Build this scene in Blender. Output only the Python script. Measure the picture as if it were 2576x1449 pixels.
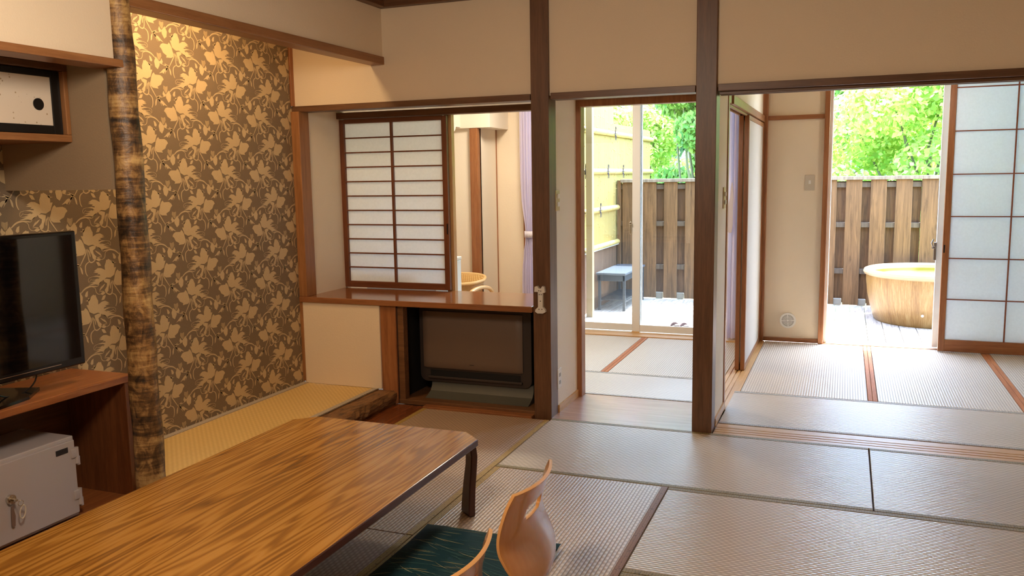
import bpy, bmesh, math, random
import numpy as np
from mathutils import Vector, Matrix
random.seed(7)
for o in list(bpy.data.objects): bpy.data.objects.remove(o, do_unlink=True)
S = bpy.context.scene
COL = S.collection
PI = math.pi

# ---------------------------------------------------------------- camera
cam = bpy.data.cameras.new('camera'); camo = bpy.data.objects.new('camera', cam); COL.objects.link(camo)
cam.sensor_width = 36; cam.lens = 36 * 2130.37 / 2576; cam.clip_start = .05; cam.clip_end = 500
camo.matrix_world = Matrix(((0.93105277, -0.033392, 0.36335342, 0), (0.36455259, 0.1275935, -0.92239975, 0), (-0.01556076, 0.99126428, 0.13096942, 1.4), (0, 0, 0, 1)))
S.camera = camo
# ---------------------------------------------------------------- exposure, sky, sun, lamps
S.view_settings.view_transform = 'Standard'; S.view_settings.look = 'None'
S.view_settings.exposure = 1.1; S.view_settings.gamma = 1; S.view_settings.use_curve_mapping = False
W = bpy.data.worlds.new('sky'); S.world = W; W.use_nodes = True
wn = W.node_tree; wn.nodes.clear()
sky = wn.nodes.new('ShaderNodeTexSky'); sky.sky_type = 'NISHITA'; sky.sun_disc = False
sky.sun_elevation = math.radians(72); sky.sun_rotation = math.radians(20); sky.air_density = 1.2; sky.dust_density = 1.2; sky.ozone_density = 1
bg = wn.nodes.new('ShaderNodeBackground'); bg.inputs[1].default_value = 1.95
wo = wn.nodes.new('ShaderNodeOutputWorld')
wn.links.new(sky.outputs[0], bg.inputs[0]); wn.links.new(bg.outputs[0], wo.inputs[0])

def light(name, typ, loc, energy, color, **k):
    l = bpy.data.lights.new(name, typ); l.energy = energy; l.color = color
    for a, b in k.items(): setattr(l, a, b)
    o = bpy.data.objects.new(name, l); COL.objects.link(o); o.location = loc
    return o
sun = light('sun', 'SUN', (0, 12, 20), 12.5, (1, .95, .86), angle=math.radians(.8))
sun.rotation_euler = Vector((-.12, -.27, -1)).to_track_quat('-Z', 'Y').to_euler()
WARM = (1, .85, .68)
# pendant lamp of the main room, over the low table
cl = light('pendant_lamp_light', 'POINT', (-1.25, 1.35, 2.10), 42, WARM, shadow_soft_size=.20)
# lamps of the hall and the far room, strip lamp behind the alcove beam
hl = light('hall_lamp_light', 'AREA', (-2.3, 6.2, 2.38), 18, (1, .86, .68), shape='DISK', size=.45)
fl = light('far_room_lamp_light', 'POINT', (.56, 6.55, 1.95), 5.5, (1, .88, .76), shadow_soft_size=.09)
al = light('alcove_lamp_light', 'AREA', (-2.86, 3.35, 2.385), 7.5, (1, .66, .33), shape='RECTANGLE', size=.12, size_y=.9)
S.cycles.use_denoising = True
try: S.cycles.denoiser = 'OPENIMAGEDENOISE'
except Exception: pass
S.cycles.max_bounces = 10; S.cycles.diffuse_bounces = 6; S.cycles.glossy_bounces = 4; S.cycles.transmission_bounces = 8; S.cycles.transparent_max_bounces = 12
S.cycles.sample_clamp_indirect = 8; S.cycles.caustics_reflective = False; S.cycles.caustics_refractive = False

# ---------------------------------------------------------------- mesh helpers
class MB:
    def __init__(s): s.v = []; s.f = []; s.m = []; s.cur = 0
    def add(s, vs, fs):
        n = len(s.v); s.v += [tuple(v) for v in vs]; s.f += [tuple(n + i for i in f) for f in fs]; s.m += [s.cur] * len(fs); return s
    def box(s, x0, x1, y0, y1, z0, z1):
        return s.add([(x0,y0,z0),(x1,y0,z0),(x1,y1,z0),(x0,y1,z0),(x0,y0,z1),(x1,y0,z1),(x1,y1,z1),(x0,y1,z1)],
                     [(3,2,1,0),(4,5,6,7),(0,1,5,4),(1,2,6,5),(2,3,7,6),(3,0,4,7)])
    def bbox(s, x0, x1, y0, y1, z0, z1, b=.003):            # box with chamfered edges
        if x0 > x1: x0, x1 = x1, x0
        if y0 > y1: y0, y1 = y1, y0
        bm = bmesh.new(); r = bmesh.ops.create_cube(bm, size=1)
        for v in bm.verts: v.co = Vector(((x0+x1)/2 + v.co.x*(x1-x0), (y0+y1)/2 + v.co.y*(y1-y0), (z0+z1)/2 + v.co.z*(z1-z0)))
        b = min(b, (x1-x0)*.45, (y1-y0)*.45, (z1-z0)*.45)
        bmesh.ops.bevel(bm, geom=list(bm.edges), offset=b, segments=2, profile=.5, affect='EDGES')
        s.frombm(bm); return s
    def frombm(s, bm):
        bm.verts.index_update(); s.add([v.co for v in bm.verts], [[v.index for v in f.verts] for f in bm.faces]); bm.free(); return s
    def prism(s, pts, axis, a, b):                          # outline pts extruded along axis from a to b
        def P(p, t):
            return {'x': (t, p[0], p[1]), 'y': (p[0], t, p[1]), 'z': (p[0], p[1], t)}[axis]
        n = len(pts)
        bm = bmesh.new()
        va = [bm.verts.new(P(p, a)) for p in pts]; vb = [bm.verts.new(P(p, b)) for p in pts]
        bm.faces.new(va); bm.faces.new(vb[::-1])
        for i in range(n): bm.faces.new((va[i], vb[i], vb[(i+1) % n], va[(i+1) % n]))
        bmesh.ops.recalc_face_normals(bm, faces=bm.faces); s.frombm(bm); return s
    def tube(s, pts, r, n=10, cap=True):
        pts = [Vector(p) for p in pts]; rs = r if hasattr(r, '__len__') else [r]*len(pts)
        base = len(s.v); up = None
        for i, p in enumerate(pts):
            d = (pts[min(i+1, len(pts)-1)] - pts[max(i-1, 0)]).normalized()
            if up is None: up = Vector((0,0,1)) if abs(d.z) < .9 else Vector((1,0,0))
            u = d.cross(up).normalized(); w = u.cross(d).normalized(); up = w
            for k in range(n):
                a = 2*PI*k/n; s.v.append(tuple(p + u*math.cos(a)*rs[i] + w*math.sin(a)*rs[i]))
        for i in range(len(pts)-1):
            for k in range(n):
                s.f.append((base+i*n+k, base+i*n+(k+1) % n, base+(i+1)*n+(k+1) % n, base+(i+1)*n+k)); s.m.append(s.cur)
        if cap:
            s.f.append(tuple(base+k for k in range(n))[::-1]); s.m.append(s.cur)
            e = base+(len(pts)-1)*n; s.f.append(tuple(e+k for k in range(n))); s.m.append(s.cur)
        return s
    def lathe(s, prof, c=(0,0,0), n=48, closed=False):
        base = len(s.v); m = len(prof)
        for r, z in prof:
            for k in range(n):
                a = 2*PI*k/n; s.v.append((c[0]+r*math.cos(a), c[1]+r*math.sin(a), c[2]+z))
        for i in range(m if closed else m-1):
            j = (i+1) % m
            for k in range(n):
                s.f.append((base+i*n+k, base+i*n+(k+1) % n, base+j*n+(k+1) % n, base+j*n+k)); s.m.append(s.cur)
        return s
    def disc(s, c, r, axis='z', n=32, t=.004):
        pts = [(r*math.cos(2*PI*k/n), r*math.sin(2*PI*k/n)) for k in range(n)]
        o = {'x': (c[1], c[2], c[0]), 'y': (c[0], c[2], c[1]), 'z': (c[0], c[1], c[2])}[axis]
        return s.prism([(o[0]+p[0], o[1]+p[1]) for p in pts], axis, o[2]-t/2, o[2]+t/2)
    def build(s, name, mats, parent=None, smooth=False, loc=None):
        me = bpy.data.meshes.new(name)
        off = Vector((0, 0, 0))
        if parent is not None: off = Vector(parent.get('_o', (0, 0, 0)))
        elif loc is not None: off = Vector(loc)
        me.from_pydata([tuple(Vector(v) - off) for v in s.v], [], s.f)
        if not isinstance(mats, (list, tuple)): mats = [mats]
        for m in mats: me.materials.append(m)
        me.polygons.foreach_set('material_index', s.m)
        if smooth:
            me.polygons.foreach_set('use_smooth', [True]*len(me.polygons))
            try: me.set_sharp_from_angle(angle=math.radians(smooth if smooth is not True else 40))
            except Exception: pass
        me.update()
        o = bpy.data.objects.new(name, me); COL.objects.link(o)
        if parent is not None: o.parent = parent; o['_o'] = list(off)
        else: o.location = off; o['_o'] = list(off)
        return o
def tag(o, label=None, cat=None, group=None, kind=None):
    if label: o['label'] = label
    if cat: o['category'] = cat
    if group: o['group'] = group
    if kind: o['kind'] = kind
    return o
def thing(name, label, cat, loc=(0,0,0), group=None):
    o = bpy.data.objects.new(name, None); COL.objects.link(o); o.location = loc; o['_o'] = list(loc); o.empty_display_size = .1
    return tag(o, label, cat, group)
def struct(name, mb, mat, parent=None, **k):
    o = mb.build(name, mat, parent, **k)
    if parent is None: o['kind'] = 'structure'
    return o
def sempty(name, loc=(0,0,0)):
    o = bpy.data.objects.new(name, None); COL.objects.link(o); o.location = loc; o['_o'] = list(loc); o['kind'] = 'structure'; return o
def B(*a, b=.003): return MB().bbox(*a, b=b)
def X(*a): return MB().box(*a)

# ---------------------------------------------------------------- materials
def srgb(r, g, b):
    f = lambda c: (c/255/12.92) if c/255 <= .04045 else ((c/255+.055)/1.055)**2.4
    return (f(r), f(g), f(b), 1)
class NT:
    def __init__(s, name):
        s.mat = bpy.data.materials.new(name); s.mat.use_nodes = True; s.t = s.mat.node_tree; s.t.nodes.clear()
        s.out = s.n('ShaderNodeOutputMaterial'); s.p = s.n('ShaderNodeBsdfPrincipled'); s.l(s.p.outputs[0], s.out.inputs[0]); s._c = None
    def n(s, t, **k):
        x = s.t.nodes.new(t)
        for a, b in k.items(): setattr(x, a, b)
        return x
    def l(s, a, b): s.t.links.new(a, b)
    def val(s, x, sock):
        if isinstance(x, (int, float)): sock.default_value = x
        elif isinstance(x, tuple): sock.default_value = x
        else: s.l(x, sock)
    def co(s):
        if s._c is None: s._c = s.n('ShaderNodeTexCoord').outputs['Object']
        return s._c
    def mp(s, scale=(1,1,1), loc=(0,0,0), rot=(0,0,0), src=None):
        m = s.n('ShaderNodeMapping'); s.l(src or s.co(), m.inputs[0]); m.inputs['Scale'].default_value = scale; m.inputs['Location'].default_value = loc; m.inputs['Rotation'].default_value = rot
        return m.outputs[0]
    def noise(s, vec, scale=5, detail=3, rough=.5, dist=0):
        x = s.n('ShaderNodeTexNoise'); s.l(vec, x.inputs['Vector']); x.inputs['Scale'].default_value = scale; x.inputs['Detail'].default_value = detail; x.inputs['Roughness'].default_value = rough; x.inputs['Distortion'].default_value = dist
        return x.outputs['Fac']
    def vor(s, vec, scale=5, feature='F1', rnd=1, out='Distance'):
        x = s.n('ShaderNodeTexVoronoi', feature=feature); s.l(vec, x.inputs['Vector']); x.inputs['Scale'].default_value = scale; x.inputs['Randomness'].default_value = rnd
        return x.outputs[out]
    def m(s, op, a, b=None, c=None, clamp=False):
        x = s.n('ShaderNodeMath', operation=op, use_clamp=clamp)
        for i, q in enumerate((a, b, c)):
            if q is not None: s.val(q, x.inputs[i])
        return x.outputs[0]
    def ramp(s, f, *st):
        x = s.n('ShaderNodeValToRGB'); s.l(f, x.inputs[0]); e = x.color_ramp.elements
        while len(e) < len(st): e.new(.5)
        for i, (p, c) in enumerate(st): e[i].position = p; e[i].color = c if isinstance(c, tuple) else (c, c, c, 1)
        return x.outputs[0]
    def mix(s, f, a, b, mode='MIX'):
        x = s.n('ShaderNodeMix', data_type='RGBA', blend_type=mode); s.val(f, x.inputs[0]); s.val(a, x.inputs[6]); s.val(b, x.inputs[7]); return x.outputs[2]
    def xyz(s):
        x = s.n('ShaderNodeSeparateXYZ'); s.l(s.co(), x.inputs[0]); return x.outputs
    def bump(s, h, dist=.002, strength=1):
        b = s.n('ShaderNodeBump'); s.l(h, b.inputs['Height']); b.inputs['Distance'].default_value = dist; b.inputs['Strength'].default_value = strength
        s.l(b.outputs[0], s.p.inputs['Normal']); return b
    def set(s, color=None, rough=.5, metal=0, spec=None, **k):
        if color is not None: s.val(color, s.p.inputs['Base Color'])
        s.val(rough, s.p.inputs['Roughness']); s.val(metal, s.p.inputs['Metallic'])
        if spec is not None: s.p.inputs['Specular IOR Level'].default_value = spec
        for a, b in k.items(): s.val(b, s.p.inputs[a.replace('_', ' ')])
        return s.mat
_mc = {}
def memo(f):
    def g(*a, **k):
        key = (f.__name__, a, tuple(sorted(k.items())))
        if key not in _mc: _mc[key] = f(*a, **k)
        return _mc[key]
    return g
@memo
def plain(name, rgb, rough=.5, metal=0, spec=.5, coat=0):
    n = NT(name); r = n.set(srgb(*rgb), rough, metal, spec)
    if coat: n.p.inputs['Coat Weight'].default_value = coat
    return r
@memo
def wood(name, ax, c1, c2, rough=.4, k=1.0, bump=.0006, spec=.5):
    n = NT(name + '_' + ax); sc = {'x': (.9,14,14), 'y': (14,.9,14), 'z': (14,14,.9)}[ax]
    v = n.mp(tuple(q*k for q in sc))
    a = n.noise(v, 3, 5, .6, .6); b = n.noise(n.mp(tuple(q*k*5 for q in sc)), 4, 3, .6)
    f = n.m('ADD', n.m('MULTIPLY', a, .7), n.m('MULTIPLY', b, .3))
    c = n.ramp(f, (.34, srgb(*c2)), (.62, srgb(*c1)))
    n.bump(f, bump); return n.set(c, rough, spec=spec)
def OW(ax): return wood('orange_wood', ax, (164,108,66), (128,78,44), .38)
def DW(ax): return wood('brown_wood', ax, (112,77,50), (82,54,33), .42)
def LW(ax): return wood('pale_wood', ax, (212,170,112), (186,140,84), .4)
def MW(ax): return wood('honey_wood', ax, (160,112,70), (130,86,50), .36)
@memo
def plaster(name, rgb, bump=.0012):
    n = NT(name); f = n.noise(n.mp((1,1,1)), 130, 4, .7)
    c = n.mix(n.noise(n.co(), 2.5, 3), srgb(*rgb), tuple(x*.93 if i < 3 else 1 for i, x in enumerate(srgb(*rgb))))
    n.bump(f, bump); return n.set(c, .85, spec=.25)
WALL = plaster('cream_plaster', (232,216,190))
WALL2 = plaster('pale_plaster', (238,228,210))
TAUPE = plaster('taupe_plaster', (158,136,108))

@memo
def tatami(ax, c1=(230,219,200), c2=(164,149,129), rough=.33):
    n = NT('woven_tatami_' + ax); o = n.xyz(); a, b = (o[0], o[1]) if ax == 'x' else (o[1], o[0])
    r = n.m('DIVIDE', b, .0155); idx = n.m('FLOOR', r); fr = n.m('SUBTRACT', r, idx)
    prof = n.m('SINE', n.m('MULTIPLY', fr, PI))
    ph = n.m('ADD', n.m('MULTIPLY', a, 2*PI/.03), n.m('MULTIPLY', idx, PI))
    dash = n.m('ADD', n.m('MULTIPLY', n.m('SINE', ph), .5), .5)
    h = n.m('MULTIPLY', n.m('POWER', prof, .6), n.m('ADD', .55, n.m('MULTIPLY', dash, .45)))
    fine = n.noise(n.mp((400,30,1) if ax == 'y' else (30,400,1)), 1, 2)
    big = n.noise(n.co(), 3, 3)
    f = n.m('ADD', n.m('MULTIPLY', h, .75), n.m('ADD', n.m('MULTIPLY', fine, .15), n.m('MULTIPLY', big, .1)))
    c = n.ramp(f, (.2, srgb(*c2)), (.85, srgb(*c1)))
    n.bump(h, .0018, .9)
    return n.set(c, rough, spec=.6)
@memo
def heri(ax, c1, c2):
    n = NT('border_cloth_' + ax); v = n.mp((1,1,1))
    d = n.vor(v, 95, 'DISTANCE_TO_EDGE', .25)
    c = n.ramp(d, (.03, srgb(*c2)), (.10, srgb(*c1)))
    n.bump(d, .001, .5); return n.set(c, .6)
def metal(name, rgb, rough=.35): return plain(name, rgb, rough, 1)
@memo
def paper(name, rgb=(246,242,232), t=.45):
    n = NT(name); f = n.noise(n.mp((1,1,1)), 60, 4, .7)
    c = n.ramp(f, (.3, tuple(x*.94 if i < 3 else 1 for i, x in enumerate(srgb(*rgb)))), (.7, srgb(*rgb)))
    n.set(c, .8, spec=.2)
    tr = n.n('ShaderNodeBsdfTranslucent'); n.l(c, tr.inputs[0]); mx = n.n('ShaderNodeMixShader'); mx.inputs[0].default_value = t
    n.l(n.p.outputs[0], mx.inputs[1]); n.l(tr.outputs[0], mx.inputs[2]); n.l(mx.outputs[0], n.out.inputs[0]); return n.mat
@memo
def glass(name='pane_glass', dust=.0):
    n = NT(name); tr = n.n('ShaderNodeBsdfTransparent'); tr.inputs[0].default_value = (.93,.96,.94,1)
    gl = n.n('ShaderNodeBsdfGlossy'); gl.inputs['Roughness'].default_value = .0
    fr = n.n('ShaderNodeFresnel'); fr.inputs[0].default_value = 1.45
    mx = n.n('ShaderNodeMixShader'); n.l(fr.outputs[0], mx.inputs[0]); n.l(tr.outputs[0], mx.inputs[1]); n.l(gl.outputs[0], mx.inputs[2])
    last = mx.outputs[0]
    if dust:
        df = n.n('ShaderNodeBsdfTranslucent'); df.inputs[0].default_value = (.8,.85,.9,1)
        z = n.xyz()[2]; h = n.m('SUBTRACT', 1, n.m('DIVIDE', z, .95), clamp=True)
        sp = n.ramp(n.noise(n.co(), 300, 2, .8), (.5, .15), (.75, 1.0))
        f = n.m('MULTIPLY', n.m('MULTIPLY', h, sp), dust, clamp=True)
        m2 = n.n('ShaderNodeMixShader'); n.l(f, m2.inputs[0]); n.l(last, m2.inputs[1]); n.l(df.outputs[0], m2.inputs[2]); last = m2.outputs[0]
    n.l(last, n.out.inputs[0]); n.t.nodes.remove(n.p); return n.mat
@memo
def fabric(name, rgb, t=.0, rough=.9):
    n = NT(name); f = n.noise(n.mp((1,1,1)), 400, 2, .6); n.bump(f, .0006, .5); n.set(srgb(*rgb), rough, spec=.2)
    if t:
        tr = n.n('ShaderNodeBsdfTranslucent'); tr.inputs[0].default_value = srgb(*rgb); mx = n.n('ShaderNodeMixShader'); mx.inputs[0].default_value = t
        n.l(n.p.outputs[0], mx.inputs[1]); n.l(tr.outputs[0], mx.inputs[2]); n.l(mx.outputs[0], n.out.inputs[0])
    return n.mat
ALU = plain('anodised_aluminium', (226,226,224), .35, 0)
BLK = plain('black_plastic', (16,15,16), .35)
WHT = plain('white_plastic', (226,222,212), .4)
CHR = metal('chrome', (220,215,205), .12)
# ================================================================ THE ROOM
HW = 2.45                                                  # ceiling height
struct('floor', X(-3.7, 2.1, -.9, 7.3, -.14, -.035), plain('subfloor', (150,120,90), .7))
struct('ceiling', X(-3.7, 2.1, -.9, 7.42, HW, HW+.08), wood('ceiling_board', 'x', (190,160,120), (160,128,90), .6))
WPY0, WPY1 = -.8, 4.535
# wallpaper with its printed flowers, one mesh
MP = [[[-24,77],[-13,74],[-5,82],[8,89],[12,84],[19,86],[23,73],[31,57],[30,38],[52,49],[71,51],[81,46],[95,38],[81,37],[98,32],[69,27],[78,22],[62,20],[60,14],[78,16],[104,14],[77,10],[67,6],[94,-2],[120,1],[87,-7],[128,-14],[98,-14],[133,-25],[92,-23],[74,-28],[58,-16],[47,-9],[36,-5],[26,1],[2,-2],[-22,10],[-26,21],[-36,45],[-24,44],[-24,56]],[[-109,4],[-100,17],[-86,24],[-52,23],[-44,33],[-34,25],[-26,11],[-21,-7],[-15,-21],[-19,-35],[-32,-43],[-69,-45],[-64,-35],[-88,-23],[-98,-5]],[[4,-10],[25,-4],[44,-7],[39,-18],[25,-26],[28,-42],[42,-57],[30,-72],[20,-62],[17,-46],[8,-30]],[[34,-26],[45,-30],[61,-42],[71,-57],[47,-40]],[[39,-62],[58,-65],[68,-72],[55,-79],[41,-73]],[[38,-80],[54,-83],[65,-102],[48,-101],[40,-89]],[[180,-48],[192,-59],[204,-70],[203,-88],[188,-110],[172,-99],[167,-73]],[[188,-27],[201,-31],[216,-26],[219,-42],[204,-64],[193,-58],[188,-38]],[[201,-70],[211,-65],[218,-52],[226,-68],[220,-80],[233,-86],[207,-80]],[[136,-48],[148,-54],[156,-69],[149,-77],[139,-73],[138,-61]],[[122,-81],[139,-91],[156,-93],[135,-97]],[[-84,-74],[-55,-85],[-45,-92],[-72,-85]],[[-69,-85],[-55,-87],[-63,-96],[-70,-108],[-81,-124],[-87,-132],[-77,-108]],[[-56,-91],[-46,-101],[-41,-113],[-40,-133],[-48,-125],[-52,-107]],[[-62,-93],[-70,-96],[-76,-103],[-87,-102],[-95,-106],[-110,-119],[-125,-130],[-102,-123],[-95,-129],[-86,-118],[-68,-106]]]
ML = [[[[-10,-17],[-14,-33],[-32,-61],[-51,-88]],14],[[[-4,-16],[-5,-40],[-1,-72],[12,-81],[29,-74],[43,-63],[68,-59]],14],[[[-2,-22],[5,-36],[7,-54]],14],[[[-1,-76],[-18,-86],[-25,-101],[-24,-126],[-16,-142]],14],[[[85,-34],[123,-30],[151,-37],[175,-55]],18],[[[67,-73],[82,-70],[91,-59],[95,-41],[113,-33]],8],[[[47,-11],[63,-18],[79,-33],[85,-35]],7],[[[55,-34],[69,-51],[71,-63]],5],[[[63,6],[76,0],[74,5]],5],[[[230,-85],[248,-85],[266,-94]],14],[[[112,5],[128,-10],[124,10],[75,17]],5]]
def wallpaper(name, y0, y1, z0, z1, x):
    bm = bmesh.new()
    def addpoly(pts, mi):
        try:
            f = bm.faces.new([bm.verts.new((x+.0006, p[0], p[1])) for p in pts]); f.material_index = mi
        except ValueError: pass
    def strip(pts, w, mi):
        P = [Vector(p) for p in pts]; Q = []
        for i in range(len(P)-1):                            # smooth the stroke
            p0 = P[max(i-1,0)]; p1 = P[i]; p2 = P[i+1]; p3 = P[min(i+2,len(P)-1)]
            for t in (0, .33, .66):
                Q.append(.5*((2*p1) + (p2-p0)*t + (2*p0-5*p1+4*p2-p3)*t*t + (3*p1-p0-3*p2+p3)*t**3))
        Q.append(P[-1]); L = []; Rr = []
        for i, q in enumerate(Q):
            d = (Q[min(i+1,len(Q)-1)] - Q[max(i-1,0)]).normalized(); nn = Vector((-d.y, d.x)); ww = w*.6*(.45 + .55*math.sin(PI*(i+.6)/(len(Q)+.2)))
            L.append(q+nn*ww); Rr.append(q-nn*ww)
        for i in range(len(Q)-1): addpoly([L[i], L[i+1], Rr[i+1], Rr[i]], mi)
    T = .32
    for j in range(-6, 7):
        for i in range(-15, 6):
            for fl in (0, 1):
                oy = 3.558 + i*T + (.115 if fl else 0); oz = 1.433 + j*T*.998 + (.158 if fl else 0); s = -1 if fl else 1
                if oy < y0-.3 or oy > y1+.3 or oz < z0-.2 or oz > z1+.2: continue
                tr = lambda p: (oy + s*p[0]/1000, oz + p[1]/1000)
                for q, pl in enumerate(MP): addpoly([tr(p) for p in pl], 2 if q == 7 else 1)
                for ln, w in ML: strip([tr(p) for p in ln], w*.00027*1.25, 1)
    for co, no in (((x,y0,0),(0,-1,0)), ((x,y1,0),(0,1,0)), ((x,0,z0),(0,0,-1)), ((x,0,z1),(0,0,1))):
        bmesh.ops.bisect_plane(bm, geom=bm.verts[:]+bm.edges[:]+bm.faces[:], plane_co=co, plane_no=no, clear_outer=True)
    for f in bm.faces:
        if f.normal.x < 0: f.normal_flip()
    vs = [bm.verts.new(p) for p in ((x-.1,y0,z0),(x,y0,z0),(x,y1,z0),(x-.1,y1,z0),(x-.1,y0,z1),(x,y0,z1),(x,y1,z1),(x-.1,y1,z1))]
    for f in [(3,2,1,0),(4,5,6,7),(0,1,5,4),(1,2,6,5),(2,3,7,6),(3,0,4,7)]: bm.faces.new([vs[k] for k in f]).material_index = 0
    me = bpy.data.meshes.new(name); bm.to_mesh(me); bm.free()
    n = NT('wallpaper_ground'); f = n.noise(n.mp((1,1,1)), 220, 3, .7); n.bump(f, .0008)
    n.set(n.mix(f, srgb(114,98,78), srgb(130,113,92)), .6, spec=.4); me.materials.append(n.mat)
    n = NT('wallpaper_print'); f = n.noise(n.mp((1,1,1)), 220, 3, .7); n.bump(f, .0008)
    n.set(n.mix(f, srgb(188,166,126), srgb(202,180,142)), .42, spec=.5); me.materials.append(n.mat)
    n = NT('wallpaper_print_faint'); n.set(n.mix(n.noise(n.mp((1,60,8)), 3, 2), srgb(150,130,98), srgb(180,158,120)), .5); me.materials.append(n.mat)
    o = bpy.data.objects.new(name, me); COL.objects.link(o); o['kind'] = 'structure'; return o
wallpaper('wall_left', -.8, 4.535, 0, HW, -3.25)
# back wall: plaster above the lintel, continuous behind the posts
struct('wall_back_upper', X(-3.25, 2.0, 4.552, 4.63, 1.84, HW), WALL)
struct('wall_left_upper', X(-2.68, -2.6, 2.62, 4.552, 2.11, HW), WALL)       # above the alcove beam
struct('wall_left_front', X(-2.68, -2.6, -.8, 2.52, 1.85, HW), WALL)         # above the cupboard rail
struct('wall_sleeve', MB().box(-3.25, -2.665, 2.53, 2.60, 1.372, HW), TAUPE)
struct('wall_right', X(2.0, 2.08, -.8, 7.4, 0-.035, HW), WALL)
struct('wall_front', X(-3.3, 2.05, -.9, -.82, -.035, HW), WALL)
# ceiling trim
struct('trim_1', B(-2.6, 2.0, 4.50, 4.552, 2.392, HW), DW('x'))
struct('trim_2', B(-2.6, -2.548, -.8, 4.50, 2.392, HW), DW('y'))
# alcove beam and the rail over the cupboard bay
struct('trim_3', B(-2.685, -2.588, 2.60, 4.552, 2.07, 2.116, b=.004), MW('y'))
struct('trim_4', B(-2.70, -2.578, -.8, 2.55, 1.833, 1.862, b=.003), MW('y'))
# lintel over the whole back side
for nm, a, b in (('trim_5', -3.25, -1.66), ('trim_6', -1.54, -.745), ('trim_7', -.63, 2.0)):
    m = B(a, b, 4.533, 4.64, 1.818, 1.853, b=.002)
    if nm == 'trim_7': m.bbox(a, b, 4.575, 4.60, 1.802, 1.818, b=.002).bbox(a, b, 4.63, 4.655, 1.802, 1.818, b=.002)
    struct(nm, m, DW('x'))
# soffit over the counter recess and the passage
struct('ceiling_recess', X(-3.25, -.64, 4.63, 5.10, 1.853, 1.90), WALL2)
# passage walls
m = MB().box(-1.66, -1.553, 4.64, 5.05, 0, 1.853); struct('wall_passage', m, WALL2)
struct('baseboard_passage', B(-1.553, -1.543, 4.66, 5.05, 0, .045, b=.001), LW('y'))
struct('wall_partition', X(-.735, -.642, 4.655, 5.03, 0, HW), WALL2)
struct('baseboard_partition', B(-.642, -.632, 4.66, 5.03, 0, .045, b=.001), LW('y'))
# inner door frame of the passage
m = B(-1.60, -1.522, 5.05, 5.13, 0, 1.815).bbox(-1.60, -.69, 5.05, 5.13, 1.812, 1.853)
struct('trim_8', m, OW('z'))
struct('wall_hall_upper', X(-3.6, -.70, 5.10, 5.16, 1.853, HW), WALL2)
# counter recess
struct('wall_recess_side', X(-3.31, -3.20, 4.60, 5.05, .62, 1.853), WALL2)
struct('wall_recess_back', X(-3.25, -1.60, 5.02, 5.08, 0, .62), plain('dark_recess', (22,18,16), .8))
struct('wall_hall_behind_recess', X(-3.6, -3.25, 5.0, 5.1, 0, HW), WALL2)
# partition above the sliding doors between the two rooms
struct('wall_partition_upper', X(-.705, -.645, 5.03, 7.28, 1.85, HW), WALL2)
m = B(-.715, -.628, 5.20, 7.28, 1.80, 1.852); m.bbox(-.70,-.69,5.2,7.28,1.785,1.80,b=.002).bbox(-.662,-.65,5.2,7.28,1.785,1.80,b=.002)
struct('trim_9', m, MW('y'))
struct('trim_10', B(-.715, -.636, 5.03, 5.075, 0, 1.85).bbox(-.712,-.640,5.075,5.19,1.80,1.852), OW('z'))
struct('trim_11', B(-.71, -.645, 5.075, 5.13, 0, 1.80), LW('z'))
struct('trim_12', B(-.66, -.605, 7.235, 7.285, 0, 2.45), OW('z'))                 # corner post
# outer wall with the two window openings
n_ = MB(); n_.box(-3.7, -2.70, 7.28, 7.42, 0, HW).box(-.80, -.142, 7.285, 7.42, 0, HW).box(-2.70, -.80, 7.30, 7.42, 2.33, HW).box(-.142, 2.0, 7.30, 7.42, 2.33, HW)
struct('wall_outer', n_, WALL)
struct('trim_13', B(-.605, -.165, 7.262, 7.286, 1.815, 1.850), OW('x'))
struct('trim_14', B(-.175, -.135, 7.245, 7.30, 0, 2.35), OW('z'))
struct('baseboard_outer', B(-.605, -.175, 7.262, 7.286, 0, .032), OW('x'))
struct('trim_15', B(-2.996-.02, -2.996, 7.262, 7.285, 0, HW), OW('z'))
struct('trim_16', X(-.142, 2.0, 7.262, 7.30, -.03, .004), OW('x'))                # sill boards under the windows
struct('trim_17', B(-2.70, -.74, 7.11, 7.285, -.03, .008), LW('x'))
struct('trim_18', B(-2.73, -2.69, 7.24, 7.30, 0, 2.35).bbox(-.83,-.79,7.24,7.30,0,2.35), OW('z'))
# hall behind the counter: far left corner
struct('wall_hall_left', X(-3.7, -3.6, 5.0, 7.4, 0, HW), WALL2)
struct('wall_hall_nook', X(-3.6, -3.07, 6.885, 6.92, 0, HW).box(-3.08, -3.0, 6.90, 7.28, 0, HW), WALL2)
struct('wall_hall_bulkhead', B(-3.25, -2.88, 6.845, 7.28, 1.82, HW), WALL2)
struct('floor_hall', X(-3.6, -2.42, 5.13, 7.11, -.03, .0), wood('hall_board', 'y', (190,140,88), (160,110,64), .3))
# unseen eave, depth set to shorten the sun patch indoors; footing outside
struct('shading_eave', X(-3.8, 2.2, 7.42, 7.74, 2.45, 2.52), plain('eave', (210,200,180), .7))
struct('wall_footing', X(-3.7, 2.1, 7.34, 7.42, -.5, -.06), plain('footing', (150,148,140), .8))

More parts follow.
